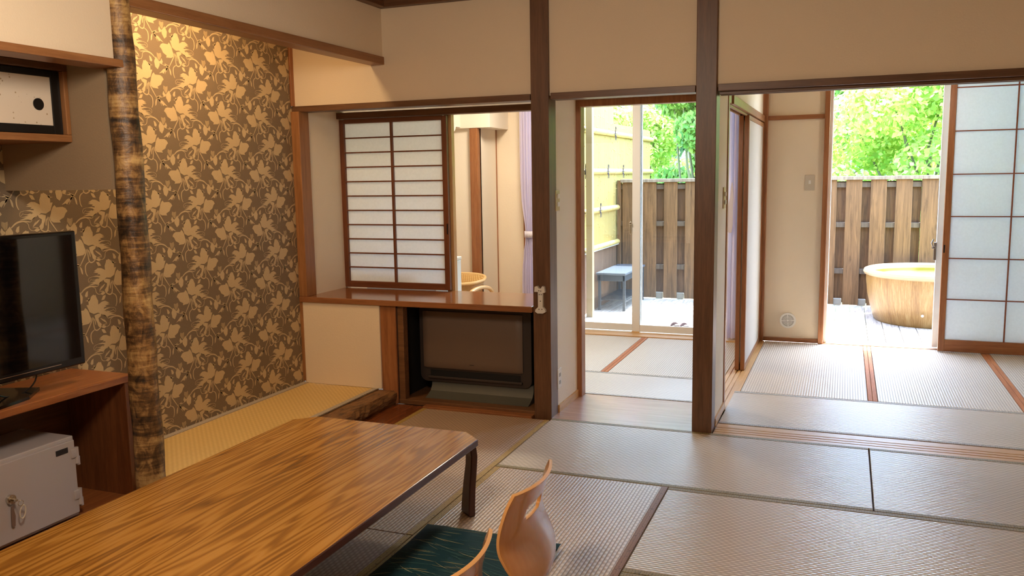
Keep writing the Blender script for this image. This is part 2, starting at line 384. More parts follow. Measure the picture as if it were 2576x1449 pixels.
# wooden posts of the main room
for nm, a, b, lab in (('a', -1.655, -1.55, 'dark brown square wooden post between the heater recess and the narrow passage'),
                      ('b', -.742, -.636, 'dark brown square wooden post between the narrow passage and the wide opening')):
    tag(B(a, b, 4.53, 4.655, -.035, HW, b=.003).build('wooden_post', DW('z')), lab, 'post')
t = tag(B(-2.668, -2.56, 4.53, 4.62, 0, .62).build('wooden_post', OW('z')), 'short reddish brown post under the counter beside the white panel', 'post')
t = tag(B(-3.248, -3.188, 4.515, 4.62, .655, 1.82).build('wooden_post', MW('z')), 'slim honey coloured post standing on the counter end beside the wallpaper', 'post')
tag(B(-3.25,-3.228,4.515,4.54,.10,.62).build('trim_19', MW('z')), kind='structure')
tag(B(-3.25,-3.236,4.52,4.552,1.853,2.45).build('trim_20', OW('z')), kind='structure')
t = tag(B(-3.077, -3.0, 6.85, 6.925, 0, 1.82).build('wooden_post', OW('z')), 'orange brown post in the room behind the counter, at the wall corner', 'post')
tag(B(-2.44, -2.386, 5.03, 5.075, .62, 1.82).build('wooden_post', LW('z')), 'pale yellowish narrow upright behind the edge of the small sliding screen', 'post')

# the natural log pillar
n = NT('bark_log'); v = n.mp((22,22,12)); a = n.noise(v, 1.3, 7, .68, .9); c_ = n.noise(n.mp((5,5,60)), 1.3, 4, .65, .4)
f = n.m('ADD', n.m('MULTIPLY', a, .6), n.m('MULTIPLY', c_, .4))
band = n.noise(n.mp((3,3,9)), 1.1, 4, .6, .5)
col = n.ramp(n.m('ADD', n.m('MULTIPLY', f, .55), n.m('MULTIPLY', band, .45)), (.40, srgb(40,28,18)), (.47, srgb(100,72,42)), (.52, srgb(150,114,68)), (.61, srgb(204,170,110)))
n.bump(f, .006, .8); LOG = n.set(col, .38, spec=.5)
m = MB(); zs = [-.02 + i*.06 for i in range(42)]; nn = 28
for i, z in enumerate(zs):
    for k in range(nn):
        a = 2*PI*k/nn; r = .0585 - .0035*z + .0022*math.sin(3*a+z*4) + .0025*math.sin(z*17+2*math.sin(a)) + random.uniform(-.0008,.0008)
        m.v.append((-2.618+r*math.cos(a), 2.57+r*math.sin(a), z))
for i in range(len(zs)-1):
    for k in range(nn): m.f.append((i*nn+k, i*nn+(k+1)%nn, (i+1)*nn+(k+1)%nn, (i+1)*nn+k)); m.m.append(0)
t = m.build('log_pillar', LOG, smooth=80); tag(t, 'round bark-marked natural log pillar between television bay and wallpapered alcove', 'pillar')

# raised alcove floor
t = thing('alcove_platform', 'raised alcove floor of yellow tatami edged by a rough log sill', 'platform', (-2.9, 3.6, 0))
X(-3.25, -2.70, 2.80, 4.53, 0, .088).build('tatami_surface', tatami('x', (236,206,136), (200,162,92), .55), t)
HG = heri('g', (196,186,170), (110,98,86))
B(-3.249, -3.215, 2.80, 4.53, .086, .094, b=.001).build('cloth_border', HG, t)
B(-2.728, -2.695, 2.80, 4.53, .086, .093, b=.001).build('cloth_border', HG, t)
n = NT('rough_sill'); a = n.noise(n.mp((6,2,20)), 5, 6, .7, .5); n.bump(a, .012, 1); SILL = n.set(n.ramp(a, (.35, srgb(82,56,34)), (.6, srgb(150,108,66))), .55)
m = MB(); ny = 60; prof = [(-2.70,0),(-2.578,0),(-2.566,.022),(-2.562,.045),(-2.572,.068),(-2.588,.082),(-2.70,.082)]
for i in range(ny+1):
    y = 2.66 + (4.53-2.66)*i/ny
    for q, (x, z) in enumerate(prof):
        j = (random.uniform(-.007,.006) + .006*math.sin(y*9+q)) if q in (2,3,4) else 0
        m.v.append((x+j, y, max(0, z + (random.uniform(-.003,.003) if q in (2,3,4) else 0))))
np_ = len(prof)
for i in range(ny):
    for q in range(np_): m.f.append((i*np_+q, i*np_+(q+1)%np_, (i+1)*np_+(q+1)%np_, (i+1)*np_+q)); m.m.append(0)
m.f += [tuple(range(np_))[::-1], tuple(ny*np_+q for q in range(np_))]; m.m += [0,0]
m.build('log_sill', SILL, t)
# floorboard strip in front of the alcove and board in the passage
struct('floor_board_strip', B(-2.60, -2.372, 1.0, 4.53, -.03, 0, b=.001), wood('red_board', 'y', (128,70,36), (96,48,24), .25))
n_ = wood('passage_board', 'x', (196,156,130), (164,122,98), .26, 1, .0003, 1.0)
struct('floor_passage', X(-1.55, -.735, 4.535, 5.125, -.03, 0), n_)

# ================================================================ TATAMI
GOLD = ((188,158,88), (124,100,50)); OLIV = ((150,136,92), (96,84,54)); BRN = ((150,112,80), (104,74,52))
MG = 'tatami mats laid over the floors'
def mat(x0, x1, y0, y1, ax, label, cc=OLIV, borders=(1,1), cc2=None, surf=None):
    g = .0015; t = thing('tatami_mat', label, 'tatami mat', ((x0+x1)/2, (y0+y1)/2, -.035), MG)
    B(x0+g, x1-g, y0+g, y1-g, -.035, 0, b=.002).build('woven_surface', surf or tatami(ax), t)
    w = .03
    for k in (0, 1):
        if not borders[k]: continue
        c = cc if k == 0 or cc2 is None else cc2
        if ax == 'y': bb = (x0+g, x0+w, y0+g, y1-g) if k == 0 else (x1-w, x1-g, y0+g, y1-g)
        else: bb = (x0+g, x1-g, y0+g, y0+w) if k == 0 else (x0+g, x1-g, y1-w, y1-g)
        B(*bb, -.002, .0015, b=.0007).build('cloth_border', heri(ax, *c), t)
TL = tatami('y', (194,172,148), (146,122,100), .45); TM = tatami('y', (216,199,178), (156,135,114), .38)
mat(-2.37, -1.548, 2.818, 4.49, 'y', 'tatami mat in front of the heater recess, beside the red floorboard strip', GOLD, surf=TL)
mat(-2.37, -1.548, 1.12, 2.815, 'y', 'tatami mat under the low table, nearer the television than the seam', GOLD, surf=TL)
struct('trim_21', B(-2.37, -1.66, 4.49, 4.64, -.03, .012), OW('x'))
mat(-1.546, .15, 3.665, 4.53, 'x', 'pale tatami mat spanning the foot of both dark posts', OLIV)
mat(.153, 1.85, 3.665, 4.53, 'x', 'pale tatami mat beside the door track, beyond the plain butt seam', OLIV)
mat(-1.546, -.70, 1.95, 3.662, 'y', 'tatami mat with one brown border under the legless chairs', GOLD, cc2=BRN, surf=TM)
mat(-.698, 1.0, 2.79, 3.662, 'x', 'wide tatami mat one row nearer than the mat at the posts', OLIV)
mat(-.698, 1.0, 1.92, 2.788, 'x', 'tatami mat along the bottom edge, mostly out of view', OLIV)
mat(1.003, 1.86, 1.95, 3.662, 'y', 'tatami mat beside the right wall of the main room', OLIV)
GREY = ((176,172,160), (128,122,110))
mat(-.628, 1.08, 4.74, 5.49, 'x', 'pale tatami mat just behind the grooved door track', GREY)
mat(1.083, 1.99, 4.74, 5.49, 'x', 'tatami mat behind the door track against the far side wall', GREY)
mat(-.592, .168, 5.50, 7.262, 'y', 'narrow tatami mat in the far room beside the round wall vent', borders=(0,0))
mat(.225, 1.0, 5.50, 7.262, 'y', 'narrow tatami mat between two wooden strips before the open window', borders=(0,0))
mat(1.06, 1.99, 5.50, 7.262, 'y', 'narrow tatami mat beside the latticed paper door', borders=(0,0))
mat(-2.42, -.742, 5.135, 5.755, 'x', 'bluish tatami mat just beyond the passage floorboard', GREY)
mat(-2.42, -1.60, 5.765, 7.108, 'y', 'tatami mat by the glass doors, on the bench side of the strip', borders=(0,0))
mat(-1.545, -.742, 5.765, 7.108, 'y', 'tatami mat by the glass doors, beside the partition', borders=(0,0))
def batten(x0, x1, y0, y1, lab):
    m = B(x0, (x0+x1)/2-.001, y0, y1, -.03, .001, b=.002).bbox((x0+x1)/2+.001, x1, y0, y1, -.03, .001, b=.002)
    tag(m.build('wooden_floor_strip', wood('floor_strip', 'y', (196,132,88), (166,104,64), .7, spec=.15)), lab, 'floor strip')
batten(.170, .223, 5.50, 7.262, 'grooved wooden floor strip leading to the open window')
batten(1.002, 1.058, 5.50, 7.262, 'wooden floor strip in the far room running to the paper door')
batten(-1.598, -1.547, 5.765, 7.108, 'wooden floor strip between the two mats by the glass doors')
m = MB()                                                     # grooved track in the wide opening
for a, b in ((4.535,4.575),(4.583,4.615),(4.623,4.655),(4.663,4.735)): m.bbox(-.63, 2.0, a, b, -.035, -.001, b=.0015)
m.box(-.63, 2.0, 4.535, 4.735, -.035, -.007)
struct('trim_22', m, LW('x'))
m = MB().box(-.742, -.594, 5.03, 7.262, -.035, -.007)
for a, b in ((-.74,-.715),(-.706,-.683),(-.674,-.655),(-.648,-.594)): m.bbox(a, b, 5.03, 7.262, -.035, -.0005, b=.0015)
struct('trim_23', m, LW('y'))
# ================================================================ DOORS AND WINDOWS
PAP = paper('shoji_paper', (242,246,248))
# small sliding screen on the counter
d = sempty('door_1', (-2.8, 5.0, .655)); d['label'] = 'small sliding paper screen with thin bars standing on the counter'
DB = wood('screen_wood', 'z', (122,70,40), (92,50,28), .4); DBX = wood('screen_wood', 'x', (122,70,40), (92,50,28), .4)
B(-3.205, -3.166, 4.985, 5.015, .66, 1.792, b=.002).bbox(-2.436, -2.400, 4.985, 5.015, .66, 1.792, b=.002).build('stile', DB, d)
B(-3.166, -2.436, 4.985, 5.015, .66, .702, b=.002).bbox(-3.166, -2.436, 4.985, 5.015, 1.766, 1.795, b=.002).build('rail', DBX, d)
m = B(-2.811, -2.795, 4.982, 5.0, .70, 1.768, b=.001)
for i in range(1, 11): z = .702 + i*(1.766-.702)/11; m.bbox(-3.166, -2.436, 4.984, 4.998, z-.0045, z+.0045, b=.001)
m.build('lattice', DB, d)
X(-3.166, -2.436, 5.004, 5.006, .70, 1.768).build('paper', PAP, d)
B(-2.412, -2.405, 4.980, 4.985, 1.03, 1.10, b=.001).build('finger_pull', BLK, d)
m = B(-3.235, -3.207, 4.955, 5.035, .655, 1.835).bbox(-3.235, -1.655, 4.955, 5.04, 1.797, 1.837, b=.002); struct('trim_24', m, DW('x'))
# counter worktop over the heater recess
CT = wood('counter_wood', 'x', (152,100,62), (126,78,46), .12, 1, .0003, .8)
t = tag(B(-3.245, -1.655, 4.505, 5.03, .620, .655, b=.004).build('counter', CT), 'glossy reddish wooden counter top spanning the recess over the heater', 'counter')
tag(B(-3.236, -2.668, 4.52, 4.545, .09, .622, b=.002).build('counter_front_panel', WALL), 'cream plastered panel under the counter, at the far end of the alcove', 'panel')
# heater recess box
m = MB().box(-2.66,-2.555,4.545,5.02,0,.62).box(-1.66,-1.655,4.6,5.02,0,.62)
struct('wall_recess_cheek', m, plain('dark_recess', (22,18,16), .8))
struct('trim_25', B(-2.556, -2.515, 4.545, 4.60, 0, .62).bbox(-2.556,-1.655,4.54,4.62,0,.030), wood('recess_frame', 'x', (122,84,52), (92,60,34), .45))
struct('floor_recess', X(-2.555, -1.655, 4.60, 5.02, -.03, .022), wood('recess_frame', 'x', (122,84,52), (92,60,34), .45))

# paper door of the far room
d = sempty('door_2', (1.1, 7.2, 0)); d['label'] = 'tall latticed sliding paper door to one side of the open window'
x0, x1 = .700, 1.58
B(x0, x0+.045, 7.185, 7.215, .006, 2.33, b=.003).bbox(x1-.045, x1, 7.185, 7.215, .006, 2.33, b=.003).build('stile', OW('z'), d)
B(x0+.045, x1-.045, 7.186, 7.214, .006, .098, b=.003).bbox(x0+.045, x1-.045, 7.186, 7.214, 2.29, 2.33, b=.003).build('rail', OW('x'), d)
LTW = wood('lattice_wood', 'x', (140,80,52), (120,64,40), .4)
m = B(1.141, 1.150, 7.186, 7.204, .098, 2.29, b=.001)
for z in (.412,.727,1.045,1.362,1.682,2.000): m.bbox(x0+.045, x1-.045, 7.188, 7.202, z-.0042, z+.0042, b=.001)
m.build('lattice', LTW, d)
X(x0+.045, x1-.045, 7.204, 7.206, .098, 2.29).build('paper', PAP, d)
B(.706, .716, 7.182, 7.187, .77, .83, b=.001).build('finger_pull', BLK, d)
d = sempty('door_5', (1.8, 7.24, 0)); d['label'] = 'second latticed paper door, running on behind the tall one'
B(1.50, 1.545, 7.222, 7.250, .006, 2.33).bbox(1.95,1.99,7.222,7.250,.006,2.33).bbox(1.545,1.95,7.222,7.25,.006,.098).build('stile', OW('z'), d)
X(1.545, 1.95, 7.236, 7.238, .098, 2.33).build('paper', PAP, d)
# two sliding panels between far room and hall (stacked)
for nm, xa, lab in (('door_3', -.662, 'papered sliding panel nearer the far room, seen edge-on in its track'), ('door_4', -.700, 'sliding panel nearer the hall, seen edge-on in its track')):
    d = sempty(nm, (xa, 6.5, 0)); d['label'] = lab
    B(xa, xa+.030, 6.09, 6.125, .002, 1.79, b=.003).bbox(xa, xa+.030, 7.19, 7.228, .002, 1.79, b=.003).build('stile', OW('z'), d)
    B(xa, xa+.030, 6.125, 7.19, .002, .035, b=.002).bbox(xa, xa+.03, 6.125, 7.19, 1.76, 1.79, b=.002).build('rail', MW('y'), d)
    m = MB()
    for z in (.3,.52,.74,.96,1.18,1.40,1.60): m.box(xa+.004, xa+.018, 6.125, 7.19, z-.004, z+.004)
    for y in (6.48, 6.84): m.box(xa+.004, xa+.018, y-.004, y+.004, .035, 1.76)
    m.build('lattice', LTW, d)
    X(xa+.022, xa+.024, 6.125, 7.19, .035, 1.76).build('paper', paper('panel_paper', (222,212,198), .3), d)
# middle window: two aluminium sashes
d = sempty('window_1', (-1.7, 7.3, 0)); d['label'] = 'pair of aluminium framed sliding glass doors seen through the narrow passage'
m = B(-2.69, -2.66, 7.28, 7.42, 0, 2.33).bbox(-.83, -.80, 7.28, 7.42, 0, 2.33).bbox(-2.69, -.80, 7.28, 7.42, -.02, .006).bbox(-2.69, -.80, 7.28, 7.42, 2.30, 2.33)
m.build('window_frame', ALU, d)
def sash(par, x0, x1, y, zb=.010, zt=2.30, ws=.055, dust=.16, wl=None, wr=None, rail=.062):
    wl = wl or ws; wr = wr or ws
    s = B(x0, x0+wl, y-.014, y+.014, zb, zt, b=.003).bbox(x1-wr, x1, y-.014, y+.014, zb, zt, b=.003).bbox(x0+wl, x1-wr, y-.012, y+.012, zb, zb+rail, b=.003).bbox(x0+wl, x1-wr, y-.012, y+.012, zt-.045, zt, b=.003).build('sash', ALU, par)
    X(x0+wl, x1-wr, y-.0025, y+.0025, zb+rail, zt-.045).build('glass_pane', glass('dusty_pane', dust), s)
    return s
sash(d, -2.66, -1.655, 7.345, dust=.07)
s = sash(d, -1.735, -.83, 7.315, dust=.05, wl=.070)
m = B(-1.752,-1.742,7.285,7.300,.88,.99).bbox(-1.757,-1.735,7.280,7.292,.965,.985)
m.build('window_latch', CHR, d)
B(-1.735,-1.665,7.285,7.302,.0,.014).build('guide_block', LW('x'), d)
# far room window, slid open
d = sempty('window_2', (.3, 7.3, 0)); d['label'] = 'aluminium framed window slid open onto the deck with the tub'
m = B(-.135, -.112, 7.30, 7.42, 0, 2.33).bbox(1.95, 1.99, 7.30, 7.42, 0, 2.33).bbox(-.13, 1.98, 7.30, 7.42, -.02, .004).bbox(-.13, 1.98, 7.30, 7.42, 2.30, 2.33)
m.build('window_frame', ALU, d)
sash(d, .668, 1.70, 7.325, dust=.05); sash(d, .735, 1.90, 7.365, dust=.05)
m = B(.650,.668,7.297,7.312,.70,.84).bbox(.636,.662,7.290,7.302,.79,.81).tube([(.645,7.29,.80),(.632,7.285,.835),(.645,7.29,.865)], .005, 8)
m.build('window_latch', metal('dull_steel', (150,146,142), .35), d)

# curtains (folds follow a wave)
def curtain(name, label, x0, x1, y, z0, z1, waist, par_tie=True, nf=7, amp=.03, cx=None):
    t = thing(name, label, 'curtain', ((x0+x1)/2, y, z0), None)
    m = MB(); nu = nf*10; nv = 36; cx = cx if cx is not None else (x0+x1)/2
    for j in range(nv+1):
        z = z0+(z1-z0)*j/nv; g = math.exp(-((z-waist)/.22)**2) if waist else 0; k = 1-.45*g
        if waist and z < waist: k = max(k, 1-.25*math.exp(-((z-waist)/.5)**2)) if abs(z-waist) > .12 else k
        for i in range(nu+1):
            u = i/nu; x = cx + (x0+(x1-x0)*u - cx)*k
            yy = y + amp*(1-.3*g)*math.sin(u*nf*2*PI + .3*math.sin(z*3)) + .008*math.sin(u*31+z*2)
            m.v.append((x, yy, z))
    for j in range(nv):
        for i in range(nu): m.f.append((j*(nu+1)+i, j*(nu+1)+i+1, (j+1)*(nu+1)+i+1, (j+1)*(nu+1)+i)); m.m.append(0)
    o = m.build('curtain_cloth', fabric('lilac_curtain', (236,230,244), .35), t, smooth=True)
    if par_tie:
        a, b = cx+(x0-cx)*.56, cx+(x1-cx)*.56
        m = MB(); pr = []
        for k in range(24):
            q = 2*PI*k/24; pr.append(((a+b)/2+((b-a)/2+.010)*math.cos(q), y+(amp*.75+.012)*math.sin(q)))
        for k in range(24):
            p, q = pr[k], pr[(k+1)%24]
            m.add([(p[0],p[1],waist-.028),(q[0],q[1],waist-.028),(q[0],q[1],waist+.028),(p[0],p[1],waist+.028)], [(0,1,2,3)])
        o = m.build('curtain_tie', fabric('curtain_tie', (232,226,236), .1), t, smooth=True); md = o.modifiers.new('s', 'SOLIDIFY'); md.thickness = .003
    return t
curtain('curtain', 'lilac curtain tied back at the window behind the counter opening', -2.715, -2.54, 7.14, .02, 2.15, .88, cx=-2.62)
t = curtain('curtain', 'lilac curtain seen through the gap beside the stacked sliding panels', -.915, -.765, 7.17, .02, 2.15, None, par_tie=False, nf=4, amp=.022)
m = MB(); pts = []
for k, (dx, zz, w) in enumerate(((0,1.32,.004),(.0,1.22,.012),(-.012,1.1,.022),(-.02,.97,.03),(-.012,.91,.012))):
    for s_ in (-1, 1): m.v.append((-.865+dx+s_*w, 7.12+.004*k, zz))
for k in range(4): m.f.append((2*k,2*k+1,2*k+3,2*k+2)); m.m.append(0)
o = m.build('curtain_tie', fabric('curtain_tie', (232,226,236), .1), t); md = o.modifiers.new('s', 'SOLIDIFY'); md.thickness = .006

# ================================================================ FITTINGS ON THE WALLS
t = thing('light_switch', 'brass rimmed light switch plate on the passage wall', 'switch', (-1.553, 4.67, 1.255))
B(-1.553, -1.546, 4.635, 4.705, 1.195, 1.315).build('switch_plate', plain('champagne_plate', (190,170,130), .35, .5), t)
for z in (1.222, 1.268): B(-1.547, -1.539, 4.655, 4.685, z, z+.026).build('switch_key', WHT, t)
t = thing('wall_outlet', 'white wall outlet low on the passage wall', 'outlet', (-1.553, 4.68, .2))
B(-1.553, -1.546, 4.645, 4.715, .145, .265).build('outlet_plate', WHT, t)
for z in (.170, .215): B(-1.547, -1.545, 4.665, 4.695, z, z+.022).build('outlet_socket', plain('socket_grey', (150,146,138), .5), t)
t = thing('light_switch', 'switch with two keys on the partition beside the wide opening', 'switch', (-.642, 4.92, 1.26))
B(-.642, -.636, 4.875, 4.965, 1.20, 1.32).build('switch_plate', plain('champagne_plate', (190,170,130), .35, .5), t)
for z in (1.222, 1.268): B(-.637, -.629, 4.90, 4.94, z, z+.026).build('switch_key', WHT, t)
t = thing('light_switch', 'square grey-beige switch on the far plaster wall beside the open window', 'switch', (-.275, 7.285, 1.31))
B(-.312, -.237, 7.277, 7.285, 1.248, 1.372).build('switch_plate', plain('beige_plate', (196,184,164), .5), t)
B(-.284, -.264, 7.272, 7.278, 1.30, 1.33).build('switch_key', WHT, t)
t = thing('wall_vent', 'round white wall vent with concentric slots low on the plaster', 'vent', (-.413, 7.285, .178))
MB().disc((-.413, 7.278, .178), .064, 'y', 40, .014).build('vent_plate', WHT, t, smooth=30)
m = MB()
for r in (.012, .021, .030, .039, .046):
    for k in range(40):
        if k % 10 == 0: continue
        a, b = 2*PI*k/40, 2*PI*(k+1)/40
        m.add([(-.413+(r-.0018)*math.cos(a),7.2705,.178+(r-.0018)*math.sin(a)),(-.413+(r+.0018)*math.cos(a),7.2705,.178+(r+.0018)*math.sin(a)),(-.413+(r+.0018)*math.cos(b),7.2705,.178+(r+.0018)*math.sin(b)),(-.413+(r-.0018)*math.cos(b),7.2705,.178+(r-.0018)*math.sin(b))], [(0,1,2,3)])
m.build('vent_slots', plain('vent_dark', (110,106,98), .6), t)
# white bracket on the post
t = thing('wall_bracket', 'white plastic bracket screwed to the dark post beside the counter', 'bracket', (-1.606, 4.53, .69))
m = MB().prism([(-1.640,.742),(-1.637,.772),(-1.622,.776),(-1.612,.762),(-1.600,.762),(-1.592,.776),(-1.580,.772),(-1.576,.740),(-1.590,.736),(-1.590,.655),(-1.576,.640),(-1.574,.628),(-1.590,.618),(-1.622,.618),(-1.636,.628),(-1.634,.640),(-1.618,.655),(-1.618,.742)], 'y', 4.508, 4.53)
m.build('bracket_body', WHT, t)
for p in ((-1.612,.75),(-1.600,.748),(-1.609,.728),(-1.597,.728),(-1.603,.69),(-1.612,.643),(-1.594,.643)):
    MB().disc((p[0],4.507,p[1]), .0028, 'y', 10, .002).build('screw', plain('screw_dark', (70,64,56), .4, .8), t)
# pendant lamp glimpsed under the lintel
t = thing('pendant_lamp', 'thin round pendant lamp peeping below the lintel before the window', 'lamp', (.56, 6.55, 2.02))
MB().lathe([(0,.0),(.09,.004),(.120,.010),(.123,.018),(.112,.026),(.05,.07),(.02,.10),(0,.10)], (.56,6.55,1.988), 40).build('lamp_shade', plain('lamp_glass', (196,208,190), .2), t, smooth=True)
MB().tube([(.56,6.55,2.08),(.56,6.55,2.45)], .004, 8).build('cord', BLK, t)
MB().lathe([(.119,.008),(.1255,.010),(.1265,.016),(.120,.019)], (.56,6.55,1.988), 40, True).build('rim', plain('lamp_rim', (70,66,58), .4), t, smooth=True)
# ceiling lamp fixture of the main room (above the camera's view)
t = thing('pendant_lamp', 'wooden pendant lamp hanging above the low table', 'lamp', (-1.25, 1.35, 2.40))
MB().lathe([(.03,.13),(.20,.10),(.27,.02),(.26,.02),(.19,.09),(.03,.12)], (-1.25,1.35,2.19), 48, True).build('lamp_shade', MW('x'), t, smooth=30)
MB().tube([(-1.25,1.35,2.31),(-1.25,1.35,2.45)], .006, 8).build('cord', BLK, t)

# ================================================================ HEATER IN THE RECESS
def rrect(x0, x1, z0, z1, r, n=6, rt=None):
    P = []
    for cx, cz, a0, q in ((x1-r, z0+r, -90, r), (x1-(rt or r), z1-(rt or r), 0, rt or r), (x0+(rt or r), z1-(rt or r), 90, rt or r), (x0+r, z0+r, 180, r)):
        for k in range(n+1):
            a = math.radians(a0+90*k/n); P.append((cx+q*math.cos(a), cz+q*math.sin(a)))
    return P
t = thing('room_heater', 'dark floor-standing air heater on a curved grey foot inside the recess', 'heater', (-2.13, 4.75, .022))
MB().prism(rrect(-2.497, -1.742, .112, .592, .045, rt=.02), 'y', 4.725, 4.93).build('heater_body', plain('heater_brown', (58,50,46), .4), t, smooth=30)
pf = []
m = MB(); nx = 30
prf = [(4.725,.562),(4.712,.566),(4.706,.55),(4.7035,.40),(4.7035,.25),(4.706,.215),(4.713,.203),(4.725,.200)]
for i in range(nx+1):
    x = -2.470+(.675)*i/nx; e = min(i, nx-i)/nx; k = min(1, e/.03)
    for y, z in prf: m.v.append((x, 4.725-(4.725-y)*(.35+.65*k), .38+(z-.38)*(1 if e > .001 else .985)))
L_ = len(prf)
for i in range(nx):
    for q in range(L_-1): m.f.append((i*L_+q, (i+1)*L_+q, (i+1)*L_+q+1, i*L_+q+1)); m.m.append(0)
m.f += [tuple(range(L_)), tuple(nx*L_+q for q in range(L_))[::-1]]; m.m += [0,0]
m.build('front_panel', plain('heater_taupe', (112,94,80), .45), t, smooth=True)
X(-2.425, -1.815, 4.7195, 4.724, .150, .188).build('air_slot', plain('slot_black', (5,5,6), .7), t)
B(-2.44, -1.80, 4.708, 4.726, .135, .150).build('slot_lip', plain('heater_brown', (58,50,46), .4), t)
B(-2.145, -2.115, 4.7022, 4.7040, .236, .241, b=.0005).build('badge', plain('badge_dark', (60,54,50), .4), t)
m = MB(); fp = [(4.74,.125),(4.735,.085),(4.715,.055),(4.668,.034),(4.640,.026),(4.640,.022),(4.90,.022),(4.90,.125)]
m.prism(fp, 'x', -2.425, -1.735); m.build('foot', plain('heater_grey', (86,86,78), .5), t, smooth=30)

# ================================================================ TELEVISION BAY
Cb = wood('cabinet_wood', 'y', (164,104,58), (126,72,38), .28, 1, .0004); Cz = wood('cabinet_wood', 'z', (130,80,46), (98,56,32), .32)
t = thing('tv_cabinet', 'open reddish wooden cabinet holding the safe under the television', 'cabinet', (-3.07, 2.0, 0))
B(-3.245, -2.878, .95, 2.768, .538, .568, b=.003).build('cabinet_top', Cb, t)
B(-3.245, -2.885, 2.722, 2.752, 0, .538, b=.002).build('side_panel', Cz, t)
B(-3.245, -2.885, 1.0, 1.03, 0, .538, b=.002).build('side_panel', Cz, t)
B(-3.245, -3.235, 1.03, 2.722, .03, .538, b=.001).build('back_panel', wood('cabinet_inside', 'y', (110,72,40), (84,52,28), .5), t)
B(-3.245, -2.895, 1.03, 2.722, .0, .028, b=.002).build('bottom_shelf', Cb, t)
# safe
t = thing('safe', 'small light grey metal safe with a key in its lock inside the cabinet', 'safe', (-3.06, 2.3, .028))
SG = plain('safe_grey', (176,168,166), .38); SG2 = plain('safe_top', (150,146,146), .5)
B(-3.22, -2.925, 2.085, 2.475, .034, .372, b=.004).build('safe_body', SG, t)
B(-2.926, -2.905, 2.093, 2.462, .052, .360, b=.003).build('door', SG, t)
for z in (.28, .105):
    MB().tube([(-2.909, 2.470, z-.022), (-2.909, 2.470, z+.045)], .0105, 14).bbox(-2.918,-2.900,2.44,2.47,z+.005,z+.043).tube([(-2.909,2.477,z-.03),(-2.909,2.477,z+.005)], .0075, 12).build('hinge', SG, t, smooth=30)
B(-2.9055, -2.9025, 2.372, 2.428, .316, .338, b=.0008).build('name_plate', plain('plate_dark', (38,32,32), .4), t)
k = MB().disc((-2.900, 2.16, .218), .0185, 'x', 24, .012).disc((-2.893, 2.16, .218), .011, 'x', 20, .008).build('key_lock', CHR, t, smooth=30)
MB().bbox(-2.890,-2.868,2.155,2.165,.214,.222,b=.001).build('key', CHR, k)
ring = [(-2.870, 2.176+.011*math.cos(a), .202+.011*math.sin(a)) for a in [2*PI*i/16 for i in range(17)]]
m = MB().tube(ring, .0011, 6, cap=False); m.build('key_ring', CHR, k, smooth=True)
el = [(-2.876, 2.186+.012*math.cos(a)+.004*math.sin(a), .163+.025*math.sin(a)) for a in [2*PI*i/20 for i in range(21)]]
MB().tube(el, .0025, 6, cap=False).build('key_tag', plain('clear_tag', (206,196,176), .25), k, smooth=True)
m = MB().prism([(2.156,.190),(2.164,.192),(2.170,.150),(2.166,.112),(2.158,.108),(2.152,.115),(2.153,.150)], 'x', -2.898, -2.8955)
m.build('key_tag', plain('paper_tag', (120,96,82), .5), k)
# dark appliance edge beside the safe
tag(B(-3.22, -2.90, 1.45, 2.055, .03, .50, b=.006).build('storage_box', plain('box_black', (14,13,14), .35)), 'black box inside the cabinet, its narrow edge showing beside the safe', 'box')
# television
t = thing('television', 'flat black television standing on the wooden cabinet', 'television', (-3.03, 2.15, .568))
B(-3.03, -2.985, 1.68, 2.622, .640, 1.204, b=.006).build('tv_casing', plain('tv_black', (14,12,13), .22), t)
X(-2.9852, -2.984, 1.703, 2.600, .672, 1.188).build('screen', plain('tv_screen', (10,9,10), .06, 0, .8), t)
B(-2.985, -2.9825, 1.85, 2.50, .659, .662, b=.0008).build('trim_strip', metal('tv_trim', (210,200,190), .2), t)
m = MB().prism([(-3.17,1.90),(-3.17,2.36),(-3.02,2.42),(-2.93,2.30),(-2.90,2.15),(-2.93,2.0),(-3.02,1.88)], 'z', .568, .580)
st = m.build('stand', plain('tv_gloss', (12,11,12), .1), t); B(-3.03,-3.0,2.08,2.22,.58,.65).build('stand_neck', BLK, st)
m = MB().tube([(-3.005,2.30+.10*math.cos(a),.645-.07*math.sin(a)) for a in [PI*i/14 for i in range(15)]], .003, 8); m.build('cable', BLK, t, smooth=True)
# hanging cupboard
t = thing('hanging_cupboard', 'wall cupboard with flecked paper sliding door hung above the television', 'cupboard', (-3.05, 2.0, 1.56))
y1 = 2.529
B(-3.249, -2.853, .9, y1, 1.560, 1.588).build('bottom_board', MW('y'), t)
B(-3.249, -2.853, .9, y1, 1.832, 1.858).build('top_board', DW('y'), t)
B(-3.249, -2.853, y1-.020, y1, 1.588, 1.832).build('side_board', MW('z'), t)
B(-3.249, -3.23, .9, y1-.02, 1.588, 1.832).build('back_board', DW('y'), t)
dr = MB().bbox(-2.892,-2.872,y1-.062,y1-.022,1.590,1.830,b=.002).bbox(-2.892,-2.872,1.5,y1-.062,1.590,1.622,b=.002).bbox(-2.892,-2.872,1.5,y1-.062,1.805,1.830,b=.002).bbox(-2.892,-2.872,1.5,1.53,1.622,1.805,b=.002).build('door', BLK, t)
n = NT('flecked_paper'); v = n.vor(n.mp((1,1,1)), 42, rnd=1); n.set(n.ramp(v, (.10, srgb(170,146,110)), (.17, srgb(226,214,196))), .6)
X(-2.884, -2.877, 1.53, y1-.060, 1.620, 1.807).build('door_paper', n.mat, dr)
MB().disc((-2.876, 2.408, 1.700), .0225, 'x', 28, .004).build('finger_pull', BLK, dr)

